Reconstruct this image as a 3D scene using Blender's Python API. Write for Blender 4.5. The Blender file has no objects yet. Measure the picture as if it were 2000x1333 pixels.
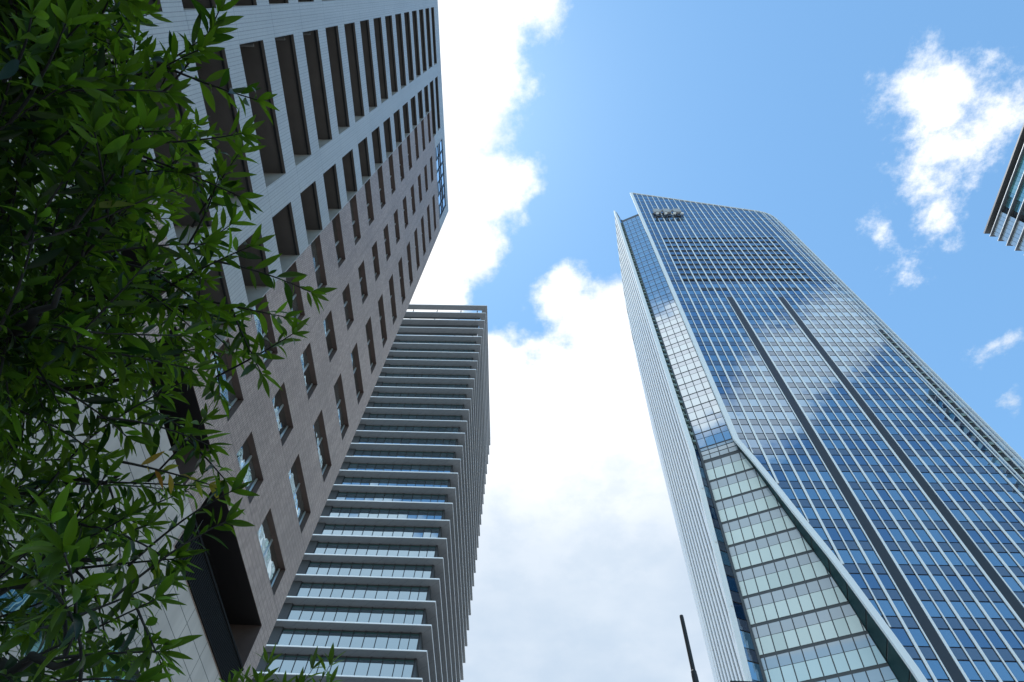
import bpy, bmesh, math, random
from mathutils import Vector, Matrix
R = math.radians
random.seed(7)
S = bpy.context.scene
COL = S.collection
H = 1.6                                     # eye height of the photographer

# ------------------------------------------------------------------ camera
cam_d = bpy.data.cameras.new("camera")
cam = bpy.data.objects.new("camera", cam_d)
COL.objects.link(cam)
el, roll, yaw = R(61.0557), R(4.97724), R(-4.49496)
fw = Vector((math.sin(yaw)*math.cos(el), math.cos(yaw)*math.cos(el), math.sin(el)))
r0 = fw.cross(Vector((0, 0, 1))).normalized()
u0 = r0.cross(fw)
rt = math.cos(roll)*r0 + math.sin(roll)*u0
up = -math.sin(roll)*r0 + math.cos(roll)*u0
m = Matrix((rt, up, -fw)).transposed().to_4x4()
m.translation = (0, 0, H)
cam.matrix_world = m
cam_d.sensor_width = 36
cam_d.lens = 22.651
cam_d.clip_start = 0.05
cam_d.clip_end = 6000
S.camera = cam

# ------------------------------------------------------------------ sun
SUN = Vector((-0.167, 0.146, 0.975)).normalized()
sun_d = bpy.data.lights.new("sun", 'SUN')
sun_d.energy = 3.2
sun_d.angle = R(0.5)
sun_d.color = (1.0, 0.95, 0.88)
sun = bpy.data.objects.new("sun", sun_d)
COL.objects.link(sun)
sun.rotation_euler = (-SUN).to_track_quat('-Z', 'Y').to_euler()
sun.location = (0, 0, 300)

# ------------------------------------------------------------------ view
S.view_settings.view_transform = 'Standard'
S.view_settings.look = 'None'
S.view_settings.exposure = 0.55
S.view_settings.gamma = 1.0
S.view_settings.use_curve_mapping = False

# ------------------------------------------------------------------ world: sky with a layer of clouds
W = bpy.data.worlds.new("World")
S.world = W
W.use_nodes = True
nt = W.node_tree
nt.nodes.clear()
N = nt.nodes.new
def lk(a, b): nt.links.new(a, b)
def M(op, a, b=None, c=None, clamp=False):
    n = N('ShaderNodeMath'); n.operation = op; n.use_clamp = clamp
    for i, v in enumerate((a, b, c)):
        if v is None: continue
        if isinstance(v, (int, float)): n.inputs[i].default_value = v
        else: lk(v, n.inputs[i])
    return n.outputs[0]
def mapr(v, a, b, c=0.0, d=1.0, t='SMOOTHSTEP'):
    n = N('ShaderNodeMapRange'); n.interpolation_type = t
    lk(v, n.inputs[0])
    for i, x in enumerate((a, b, c, d)): n.inputs[i+1].default_value = x
    return n.outputs[0]
sky = N('ShaderNodeTexSky')
sky.sky_type = 'NISHITA'
sky.sun_disc = False
sky.sun_elevation = math.asin(SUN.z)
sky.sun_rotation = math.atan2(SUN.x, SUN.y)
sky.altitude = 50
sky.air_density = 1.0
sky.dust_density = 0.12
sky.ozone_density = 1.0
SKY_K = 0.145
tc = N('ShaderNodeTexCoord')
sep = N('ShaderNodeSeparateXYZ'); lk(tc.outputs['Generated'], sep.inputs[0])
zc = M('MAXIMUM', sep.outputs[2], 0.06)
comb = N('ShaderNodeCombineXYZ')
lk(M('DIVIDE', sep.outputs[0], zc), comb.inputs[0])
lk(M('DIVIDE', sep.outputs[1], zc), comb.inputs[1])
Q = comb.outputs[0]                          # position on the cloud layer, in units of its height
def noise(scale, detail, rough, off=(0, 0, 0), dist=0.0):
    mp = N('ShaderNodeVectorMath'); mp.operation = 'ADD'; lk(Q, mp.inputs[0]); mp.inputs[1].default_value = off
    n = N('ShaderNodeTexNoise'); n.inputs['Scale'].default_value = scale
    n.inputs['Detail'].default_value = detail; n.inputs['Roughness'].default_value = rough
    n.inputs['Distortion'].default_value = dist
    lk(mp.outputs[0], n.inputs['Vector'])
    return n.outputs[0]
def union(circles):
    cur = None
    for x, y, r in circles:
        d = N('ShaderNodeVectorMath'); d.operation = 'DISTANCE'
        lk(Q, d.inputs[0]); d.inputs[1].default_value = (x, y, 0)
        v = M('SUBTRACT', r, d.outputs['Value'])
        cur = v if cur is None else M('SMOOTH_MAX', cur, v, 0.02)
    return cur
MAIN = [(-0.114, 0.042, 0.102), (-0.007, 0.023, 0.043), (-0.08, 0.122, 0.065), (-0.135, 0.187, 0.084), (-0.091, 0.28, 0.077),
        (-0.051, 0.271, 0.04), (-0.144, 0.374, 0.087), (-0.192, 0.448, 0.083), (-0.082, 0.653, 0.115), (0.063, 0.731, 0.185),
        (0.005, 0.652, 0.068), (0.127, 0.521, 0.1), (0.048, 0.468, 0.05), (0.18, 0.625, 0.132), (-0.044, 0.887, 0.216),
        (0.146, 0.949, 0.272), (-0.045, 1.364, 0.408), (0.326, 1.438, 0.419), (-0.085, 0.58, 0.037)]
SOFT = [(0.568, 0.155, 0.062), (0.531, 0.122, 0.038), (0.612, 0.21, 0.062), (0.585, 0.255, 0.04), (0.644, 0.15, 0.045),
        (0.671, 0.126, 0.028), (0.612, 0.305, 0.016), (0.632, 0.33, 0.014), (0.648, 0.358, 0.008), (0.600, 0.395, 0.008), (0.607, 0.42, 0.006), (0.53, 0.31, -0.004), (0.54, 0.328, -0.002),
        (0.785, 0.545, 0.01), (0.81, 0.535, 0.014), (0.861, 0.646, 0.0)]
NORTH = [(-0.33, -0.69, 0.035), (0.43, -0.628, 0.08), (0.327, -0.705, 0.05), (0.395, -0.759, 0.06), (0.517, -0.613, 0.05), (0.493, -0.541, 0.071), (0.44, -0.581, 0.068), (0.404, -0.689, 0.088), (0.354, -0.735, 0.059), (0.539, -0.551, 0.047),
         (0.472, -0.613, 0.069), (-0.26, -0.6, 0.135), (-0.55, -0.85, 0.14), (-0.5, -1.3, 0.4), (-0.2, -1.55, 0.22), (-0.9, -1.1, 0.4),
         (0.2, -2.2, 0.5), (-0.9, -2.4, 0.9), (1.6, 0.6, 0.35), (1.0, 1.3, 0.4), (-0.5, 0.3, 0.2), (-0.8, -0.1, 0.3), (1.4, -0.6, 0.3)]
n1 = noise(7.0, 9, 0.62)
n2 = noise(13.0, 9, 0.66, (3.1, 1.7, 0), 0.0)
n3 = noise(2.2, 5, 0.55, (5.2, 8.8, 0))
s1 = M('ADD', M('ADD', union(MAIN), M('MULTIPLY', M('SUBTRACT', n1, 0.5), 0.17)), M('MULTIPLY', M('SUBTRACT', noise(34.0, 6, 0.6, (1.3, 4.2, 0)), 0.5), 0.035))
mask1 = mapr(s1, -0.018, 0.03)
s2 = M('ADD', union(SOFT), M('MULTIPLY', M('SUBTRACT', n2, 0.5), 0.22))
mask2 = mapr(s2, -0.022, 0.05, 0, 0.98)
s3 = M('ADD', union(NORTH), M('MULTIPLY', M('SUBTRACT', n1, 0.5), 0.14))
mask3 = mapr(s3, -0.03, 0.035, 0, 0.95)
mask = M('MAXIMUM', M('MAXIMUM', mask1, mask2), mask3)
# brightness of the cloud: white where thin and near the sun, pale grey blue low down where the layer is thick
low = mapr(sep.outputs[2], 0.88, 0.6)
grey = M('MULTIPLY', low, mapr(n3, 0.3, 0.7, 0.75, 1.0))
cc = N('ShaderNodeMix'); cc.data_type = 'RGBA'
lk(grey, cc.inputs['Factor'])
cw = N('ShaderNodeMix'); cw.data_type = 'RGBA'                       # soft modelling of the white parts
lk(mapr(noise(6.0, 6, 0.6, (9.1, 2.2, 0)), 0.42, 0.68, 0.0, 0.55), cw.inputs['Factor'])
cw.inputs['A'].default_value = (0.9, 0.9, 0.9, 1); cw.inputs['B'].default_value = (0.52, 0.6, 0.69, 1)
lk(cw.outputs['Result'], cc.inputs['A'])
cc.inputs['B'].default_value = (0.40, 0.49, 0.6, 1)
# clouds of the far (north) sky away from the sun are dimmer
north = mapr(sep.outputs[1], 0.0, -0.35)
cn = N('ShaderNodeMix'); cn.data_type = 'RGBA'
lk(north, cn.inputs['Factor'])
cn2 = N('ShaderNodeMix'); cn2.data_type = 'RGBA'
lk(mapr(sep.outputs[2], 0.8, 0.56), cn2.inputs['Factor'])
cn2.inputs['A'].default_value = (0.95, 1.0, 1.04, 1); cn2.inputs['B'].default_value = (0.55, 0.65, 0.73, 1)
lk(cc.outputs['Result'], cn.inputs['A']); lk(cn2.outputs['Result'], cn.inputs['B'])
skm = N('ShaderNodeMix'); skm.data_type = 'RGBA'; skm.blend_type = 'MULTIPLY'
skm.inputs['Factor'].default_value = 1.0
lk(sky.outputs[0], skm.inputs['A']); skm.inputs['B'].default_value = (SKY_K*.93, SKY_K*1.22, SKY_K*1.2, 1)
fin = N('ShaderNodeMix'); fin.data_type = 'RGBA'
lk(mask, fin.inputs['Factor']); lk(skm.outputs['Result'], fin.inputs['A']); lk(cn.outputs['Result'], fin.inputs['B'])
bg = N('ShaderNodeBackground'); bg.inputs['Strength'].default_value = 1.0
lk(fin.outputs['Result'], bg.inputs['Color'])
wo = N('ShaderNodeOutputWorld'); lk(bg.outputs[0], wo.inputs['Surface'])

# ------------------------------------------------------------------ helpers
def tag(o, label=None, cat=None, group=None, kind=None):
    if label: o['label'] = label
    if cat: o['category'] = cat
    if group: o['group'] = group
    if kind: o['kind'] = kind
    return o
def empty(name, loc=(0, 0, 0)):
    o = bpy.data.objects.new(name, None); COL.objects.link(o); o.location = loc
    o.empty_display_size = 0.2
    return o
class MB:
    """collects faces, builds ONE mesh object"""
    def __init__(s): s.v = []; s.f = []; s.a = []; s.sm = False
    def poly(s, pts, a=0.0):
        i = len(s.v); s.v += [tuple(p) for p in pts]; s.f.append(tuple(range(i, i+len(pts)))); s.a.append(a)
    def box(s, x0, x1, y0, y1, z0, z1, a=0.0):
        s.hexa([(x0,y0,z0),(x1,y0,z0),(x1,y1,z0),(x0,y1,z0),(x0,y0,z1),(x1,y0,z1),(x1,y1,z1),(x0,y1,z1)], a)
    def hexa(s, p, a=0.0):
        i = len(s.v); s.v += [tuple(q) for q in p]
        for q in ((3,2,1,0),(4,5,6,7),(0,1,5,4),(1,2,6,5),(2,3,7,6),(3,0,4,7)):
            s.f.append(tuple(i+k for k in q)); s.a.append(a)
    def tube(s, pts, rad, n=8, cap=True):
        pts = [Vector(p) for p in pts]
        rings = []
        for k, p in enumerate(pts):
            d = (pts[min(k+1, len(pts)-1)] - pts[max(k-1, 0)]).normalized()
            a = d.orthogonal().normalized() if k == 0 else (pa - d*pa.dot(d)).normalized()
            pa = a
            b = d.cross(a)
            rr = rad[k] if isinstance(rad, (list, tuple)) else rad
            i = len(s.v); rings.append(i)
            for j in range(n):
                t = 2*math.pi*j/n
                s.v.append(tuple(p + (a*math.cos(t) + b*math.sin(t))*rr))
        for k in range(len(pts)-1):
            for j in range(n):
                s.f.append((rings[k]+j, rings[k]+(j+1) % n, rings[k+1]+(j+1) % n, rings[k+1]+j)); s.a.append(0.0)
        if cap:
            s.f.append(tuple(rings[0]+j for j in reversed(range(n)))); s.a.append(0.0)
            s.f.append(tuple(rings[-1]+j for j in range(n))); s.a.append(0.0)
    def build(s, name, mat, parent=None, smooth=False):
        me = bpy.data.meshes.new(name)
        me.from_pydata(s.v, [], s.f)
        me.materials.append(mat)
        at = me.attributes.new('rnd', 'FLOAT', 'FACE')
        at.data.foreach_set('value', s.a)
        if smooth: me.polygons.foreach_set('use_smooth', [True]*len(me.polygons))
        me.update()
        o = bpy.data.objects.new(name, me); COL.objects.link(o)
        if parent: o.parent = parent
        return o

# ------------------------------------------------------------------ materials
def mat(name, base, rough=0.6, metal=0.0, spec=0.5, var=0.0, vscale=3.0):
    m_ = bpy.data.materials.new(name); m_.use_nodes = True
    b = m_.node_tree.nodes['Principled BSDF']
    b.inputs['Base Color'].default_value = (*base, 1)
    b.inputs['Roughness'].default_value = rough
    b.inputs['Metallic'].default_value = metal
    b.inputs['Specular IOR Level'].default_value = spec
    if var:
        T = m_.node_tree
        n = T.nodes.new('ShaderNodeTexNoise'); n.inputs['Scale'].default_value = vscale; n.inputs['Detail'].default_value = 6
        g = T.nodes.new('ShaderNodeNewGeometry'); T.links.new(g.outputs['Position'], n.inputs['Vector'])
        r_ = T.nodes.new('ShaderNodeMapRange'); r_.inputs[1].default_value = 0.3; r_.inputs[2].default_value = 0.7
        r_.inputs[3].default_value = 1-var; r_.inputs[4].default_value = 1+var
        T.links.new(n.outputs[0], r_.inputs[0])
        x = T.nodes.new('ShaderNodeVectorMath'); x.operation = 'SCALE'; x.inputs[0].default_value = base
        T.links.new(r_.outputs[0], x.inputs['Scale']); T.links.new(x.outputs[0], b.inputs['Base Color'])
    return m_

def glass(name, stops, refl=0.4, tint=(0.9, 0.95, 1.0), wave=0.0, wscale=0.6, rough=0.015, tilt=0.0):
    """coated window glass: mirror coat over what stands behind the pane (dark room or drawn blind, by pane)"""
    m_ = bpy.data.materials.new(name); m_.use_nodes = True
    T = m_.node_tree; T.nodes.clear()
    at = T.nodes.new('ShaderNodeAttribute'); at.attribute_name = 'rnd'
    cr = T.nodes.new('ShaderNodeValToRGB'); cr.color_ramp.interpolation = 'CONSTANT'
    e = cr.color_ramp.elements
    for i, (p, c) in enumerate(stops):
        k = e[i] if i < 2 else e.new(p)
        k.position = p; k.color = (*c, 1)
    T.links.new(at.outputs['Fac'], cr.inputs[0])
    d = T.nodes.new('ShaderNodeBsdfDiffuse'); T.links.new(cr.outputs[0], d.inputs[0])
    g = T.nodes.new('ShaderNodeBsdfGlossy'); g.inputs['Color'].default_value = (*tint, 1); g.inputs['Roughness'].default_value = rough
    fr = T.nodes.new('ShaderNodeFresnel'); fr.inputs['IOR'].default_value = 1.45
    mm = T.nodes.new('ShaderNodeMath'); mm.operation = 'ADD'; mm.use_clamp = True
    T.links.new(fr.outputs[0], mm.inputs[0]); mm.inputs[1].default_value = refl
    if wave:
        geo = T.nodes.new('ShaderNodeNewGeometry')
        n = T.nodes.new('ShaderNodeTexNoise'); n.inputs['Scale'].default_value = wscale; n.inputs['Detail'].default_value = 1.5
        T.links.new(geo.outputs['Position'], n.inputs['Vector'])
        bp = T.nodes.new('ShaderNodeBump'); bp.inputs['Strength'].default_value = 1.0; bp.inputs['Distance'].default_value = wave
        T.links.new(n.outputs[0], bp.inputs['Height'])
        nrm = bp.outputs[0]
        if tilt:                                    # every pane hangs a little out of true
            wn = T.nodes.new('ShaderNodeTexWhiteNoise'); wn.noise_dimensions = '1D'
            T.links.new(at.outputs['Fac'], wn.inputs['W'])
            v1 = T.nodes.new('ShaderNodeVectorMath'); v1.operation = 'SUBTRACT'; T.links.new(wn.outputs['Color'], v1.inputs[0]); v1.inputs[1].default_value = (.5, .5, .5)
            v2 = T.nodes.new('ShaderNodeVectorMath'); v2.operation = 'SCALE'; T.links.new(v1.outputs[0], v2.inputs[0]); v2.inputs['Scale'].default_value = tilt
            v3 = T.nodes.new('ShaderNodeVectorMath'); v3.operation = 'ADD'; T.links.new(nrm, v3.inputs[0]); T.links.new(v2.outputs[0], v3.inputs[1])
            v4 = T.nodes.new('ShaderNodeVectorMath'); v4.operation = 'NORMALIZE'; T.links.new(v3.outputs[0], v4.inputs[0]); nrm = v4.outputs[0]
        T.links.new(nrm, g.inputs['Normal'])
    mx = T.nodes.new('ShaderNodeMixShader')
    T.links.new(mm.outputs[0], mx.inputs[0]); T.links.new(d.outputs[0], mx.inputs[1]); T.links.new(g.outputs[0], mx.inputs[2])
    o = T.nodes.new('ShaderNodeOutputMaterial'); T.links.new(mx.outputs[0], o.inputs[0])
    return m_

def tile(name, c1, c2, mortar, bw, bh, ms, joints=(), rough=0.4, patch=0.12, spec=0.5, off=0.5):
    """tile cladding on the street facade (world y across, z up), with optional panel joint lines"""
    m_ = bpy.data.materials.new(name); m_.use_nodes = True
    T = m_.node_tree; b = T.nodes['Principled BSDF']
    b.inputs['Roughness'].default_value = rough; b.inputs['Specular IOR Level'].default_value = spec
    g = T.nodes.new('ShaderNodeNewGeometry')
    sp = T.nodes.new('ShaderNodeSeparateXYZ'); T.links.new(g.outputs['Position'], sp.inputs[0])
    ad = T.nodes.new('ShaderNodeMath'); ad.operation = 'ADD'
    T.links.new(sp.outputs[0], ad.inputs[0]); T.links.new(sp.outputs[1], ad.inputs[1])
    cb = T.nodes.new('ShaderNodeCombineXYZ'); T.links.new(ad.outputs[0], cb.inputs[0]); T.links.new(sp.outputs[2], cb.inputs[1])
    br = T.nodes.new('ShaderNodeTexBrick'); T.links.new(cb.outputs[0], br.inputs['Vector'])
    br.inputs['Color1'].default_value = (*c1, 1); br.inputs['Color2'].default_value = (*c2, 1); br.inputs['Mortar'].default_value = (*mortar, 1)
    br.inputs['Scale'].default_value = 1.0; br.inputs['Brick Width'].default_value = bw; br.inputs['Row Height'].default_value = bh
    br.inputs['Mortar Size'].default_value = ms; br.inputs['Mortar Smooth'].default_value = 0.1; br.offset = off
    n = T.nodes.new('ShaderNodeTexNoise'); n.inputs['Scale'].default_value = 0.35; n.inputs['Detail'].default_value = 5
    T.links.new(g.outputs['Position'], n.inputs['Vector'])
    mr = T.nodes.new('ShaderNodeMapRange'); mr.inputs[1].default_value = 0.3; mr.inputs[2].default_value = 0.7
    mr.inputs[3].default_value = 1-patch; mr.inputs[4].default_value = 1+patch
    T.links.new(n.outputs[0], mr.inputs[0])
    st = T.nodes.new('ShaderNodeVectorMath'); st.operation = 'MULTIPLY'; T.links.new(g.outputs['Position'], st.inputs[0]); st.inputs[1].default_value = (2.2, 2.2, .1)
    ns = T.nodes.new('ShaderNodeTexNoise'); ns.inputs['Scale'].default_value = 1.0; ns.inputs['Detail'].default_value = 4; T.links.new(st.outputs[0], ns.inputs['Vector'])
    ms_ = T.nodes.new('ShaderNodeMapRange'); ms_.inputs[1].default_value = .35; ms_.inputs[2].default_value = .72; ms_.inputs[3].default_value = 1.04; ms_.inputs[4].default_value = 1-patch*1.1
    T.links.new(ns.outputs[0], ms_.inputs[0])
    mz = T.nodes.new('ShaderNodeMath'); mz.operation = 'MULTIPLY'; T.links.new(mr.outputs[0], mz.inputs[0]); T.links.new(ms_.outputs[0], mz.inputs[1])
    fac = mz.outputs[0]
    for ax, period, phase, width, dark in joints:
        a = T.nodes.new('ShaderNodeMath'); a.operation = 'SUBTRACT'; T.links.new(sp.outputs[ax], a.inputs[0]); a.inputs[1].default_value = phase - width/2
        w = T.nodes.new('ShaderNodeMath'); w.operation = 'FLOORED_MODULO'; T.links.new(a.outputs[0], w.inputs[0]); w.inputs[1].default_value = period
        c = T.nodes.new('ShaderNodeMath'); c.operation = 'LESS_THAN'; T.links.new(w.outputs[0], c.inputs[0]); c.inputs[1].default_value = width
        e = T.nodes.new('ShaderNodeMath'); e.operation = 'MULTIPLY_ADD'; T.links.new(c.outputs[0], e.inputs[0]); e.inputs[1].default_value = dark-1; e.inputs[2].default_value = 1
        f = T.nodes.new('ShaderNodeMath'); f.operation = 'MULTIPLY'; T.links.new(fac, f.inputs[0]); T.links.new(e.outputs[0], f.inputs[1])
        fac = f.outputs[0]
    sc = T.nodes.new('ShaderNodeVectorMath'); sc.operation = 'SCALE'
    T.links.new(br.outputs[0], sc.inputs[0]); T.links.new(fac, sc.inputs['Scale']); T.links.new(sc.outputs[0], b.inputs['Base Color'])
    bp = T.nodes.new('ShaderNodeBump'); bp.inputs['Strength'].default_value = 0.25; bp.inputs['Distance'].default_value = 0.01
    T.links.new(br.outputs['Fac'], bp.inputs['Height']); bp.invert = True
    T.links.new(bp.outputs[0], b.inputs['Normal'])
    return m_

FP = 3.208                                                   # storey height of the apartment tower
WHITE_TILE = tile('white_tile', (.475,.455,.44), (.43,.415,.40), (.26,.235,.23), 0.235, 0.05, 0.006,
                  joints=((2, FP, 19.85+H, 0.03, .6), (1, 0.118, 0.0, 0.015, .62)), rough=.35, off=0.0, patch=.06)
BRICK = tile('brown_brick_tile', (.47,.335,.28), (.34,.235,.2), (.175,.12,.1), 0.085, 0.24, 0.012,
             joints=((2, 3.25, 16.7+H, 0.03, .55), (1, 3.6, 13.3, 0.03, .7)), rough=.45, patch=.12)
STONE = tile('beige_stone', (.5,.425,.375), (.455,.385,.34), (.12,.105,.095), 1.55, 0.62, 0.014, joints=(), rough=.55, patch=.14, off=0.0)
BALC_SHADE = mat('balcony_render_shaded', (.12,.11,.102), .8, var=.1, vscale=1.2)  # balcony finish with the shade of the interior put into its colour
BALC_LIT = mat('balcony_render_lit', (.33,.315,.30), .7, var=.1, vscale=1.5)  # same finish, painted lighter for end walls that catch the sky
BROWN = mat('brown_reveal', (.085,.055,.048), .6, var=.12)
DARK = mat('dark_metal', (.02,.02,.022), .4)
LOUVRE = mat('black_louvre', (.009,.009,.010), .85, spec=.15)
ALU = mat('aluminium', (.62,.63,.65), .3, metal=.6)
LAMPGREY = mat('lamp_housing', (.22,.22,.22), .4)
PANE = glass('apartment_glass', [(0, (.015,.02,.022)), (.45, (.12,.13,.13)), (.8, (.04,.05,.055))], refl=.62, tint=(.86,.97,.96), wave=.12, wscale=.95)
POD_GLASS = glass('podium_glass', [(0, (.02,.05,.055)), (.5, (.03,.07,.075))], refl=.3, tint=(.7,.95,.95), wave=.03, wscale=.8)
CURTAIN = glass('top_curtain_glass', [(0, (.12,.16,.2)), (.5, (.2,.25,.3))], refl=.9, tint=(.9,.95,1), wave=.008, wscale=.5)

# ------------------------------------------------------------------ ground
def sheet(name, x0, x1, y0, y1, z, m_):
    b = MB(); b.poly([(x0,y0,z),(x1,y0,z),(x1,y1,z),(x0,y1,z)]); o = b.build(name, m_); tag(o, kind='structure'); return o
ASPH = mat('asphalt', (.055,.055,.057), .9, var=.2, vscale=2)
PAVE = tile('paving', (.34,.33,.31), (.3,.29,.275), (.16,.15,.14), .6, .3, .008, rough=.8)
GROUND = mat('city_ground', (.25,.245,.235), .9, var=.2, vscale=.05)
PAINT = mat('road_paint', (.75,.75,.72), .7, var=.1)
sheet('ground', -3000, 3000, -3000, 3000, -0.02, GROUND)
sheet('road', 4.5, 16.5, -200, 80, -0.016, ASPH)
sheet('cross_road', -200, 200, 68, 80, -0.012, ASPH)
b = MB(); b.box(-9.98, 4.4, -150, 67.5, -0.3, 0.12); tag(b.build('pavement', PAVE), kind='structure')
b = MB(); b.box(16.6, 30, -150, 67.5, -0.3, 0.12); tag(b.build('pavement', PAVE), kind='structure')
b = MB()
for i in range(30):
    b.poly([(10.4,-60+i*4,-.012),(10.6,-60+i*4,-.012),(10.6,-58+i*4,-.012),(10.4,-58+i*4,-.012)])
tag(b.build('lane_marking', PAINT), kind='structure')

# ------------------------------------------------------------------ apartment tower on the left
FX = -10.0
TY0, TY1 = -5.2, 21.8
TOPZ = 69.1+H
apt = empty('apartment_tower', (-20, 3, 0))
tag(apt, 'white tiled and brown brick apartment tower with long dark balcony slots beside the leafy tree', 'apartment tower')
AP = lambda o: (setattr(o, 'parent', apt), setattr(o, 'matrix_parent_inverse', Matrix.Translation(-apt.location)))[0]
def abuild(b, name, m_, parent=None):
    o = b.build(name, m_, None)
    if parent is None: AP(o)
    else: o.parent = parent
    return o
open_ = []      # (y0,y1,z0,z1,kind)
for k in range(0, 15):
    z0 = 19.8+FP*k+H
    z1 = z0 + (2.06 if k < 14 else 1.75)
    open_.append((1.67, 6.45, z0, z1, 'b'))
    open_.append((-4.4, 0.57, z0, z1, 'b'))
    if k < 13: open_.append((7.59, 9.88, z0, z1, 'b'))
    else: open_.append((7.59, 12.42, z0, z1, 'b'))
z0 = 16.6+H
for y0, y1 in ((1.67, 6.45), (-4.4, .57), (7.59, 9.88)): open_.append((y0, y1, z0, z0+2.06, 'b'))
open_.append((13.69, 20.78, 12.6+H, 15.46+H, 'low'))
open_.append((8.2, 12.52, 13.72+H, 15.46+H, 'low2'))
open_.append((1.2, 7.2, 13.72+H, 15.46+H, 'low2'))
WP = 3.256
for k in range(0, 14):
    z0 = 16.72+WP*k+H
    open_.append((9.92 if k else 10.0, 12.42, z0, z0+1.27, 'w'))
    open_.append((13.76, 16.0, z0, z0+1.29, 'w'))
    open_.append((17.36, 20.72, z0, z0+1.29, 'w'))
open_.append((13.62, 20.62, 62.55+H, 67.3+H, 'c'))
POD = [(10.0, 12.25, 7.75+H, 9.0+H), (13.78, 16.05, 7.2+H, 9.95+H), (4.2, 6.3, 7.75+H, 10.1+H), (17.4, 19.6, 3.2+H, 8.2+H)]
for y0, y1, a, c in POD: open_.append((y0, y1, a, c, 'p'))
def zone(y, z):
    z -= H
    if z < (12.55 if y > 13.6 else 13.72): return 'stone'
    if z > 62.4: return 'white'
    if y > 9.9: return 'brick'
    if z < 16.15: return 'brick'
    return 'white'
ys = sorted(set([TY0, TY1, 9.9, 13.6] + [v for o in open_ for v in o[:2]]))
zs = sorted(set([0.0, TOPZ, 12.55+H, 13.72+H, 16.15+H, 62.4+H] + [v for o in open_ for v in o[2:4]]))
cells = {'white': MB(), 'brick': MB(), 'stone': MB()}
for i in range(len(ys)-1):
    run = None
    yc = (ys[i]+ys[i+1])/2
    colop = [o for o in open_ if o[0] < yc < o[1]]
    for j in range(len(zs)):
        kind = None
        if j < len(zs)-1:
            zc_ = (zs[j]+zs[j+1])/2
            if not any(o[2] < zc_ < o[3] for o in colop): kind = zone(yc, zc_)
        if run and run[0] != kind:
            cells[run[0]].poly([(FX,ys[i],run[1]),(FX,ys[i+1],run[1]),(FX,ys[i+1],zs[j]),(FX,ys[i],zs[j])]); run = None
        if kind and not run: run = (kind, zs[j])
w = cells['white']
xb = -30.0
w.poly([(FX,TY1,62.4+H),(FX,TY1,TOPZ),(xb,TY1,TOPZ),(xb,TY1,62.4+H)])
w.poly([(xb,TY0,0),(xb,TY1,0),(xb,TY1,TOPZ),(xb,TY0,TOPZ)])
w.poly([(xb,TY0,0),(FX,TY0,0),(FX,TY0,TOPZ),(xb,TY0,TOPZ)])
w.poly([(xb,TY0,TOPZ),(FX,TY0,TOPZ),(FX,TY1,TOPZ),(xb,TY1,TOPZ)])
cells['brick'].poly([(FX,TY1,12.55+H),(FX,TY1,62.4+H),(xb,TY1,62.4+H),(xb,TY1,12.55+H)])
cells['stone'].poly([(FX,TY1,0),(FX,TY1,12.55+H),(xb,TY1,12.55+H),(xb,TY1,0)])
abuild(cells['white'], 'tiled_wall', WHITE_TILE)
abuild(cells['brick'], 'brick_wall', BRICK)
abuild(cells['stone'], 'stone_base', STONE)

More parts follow.
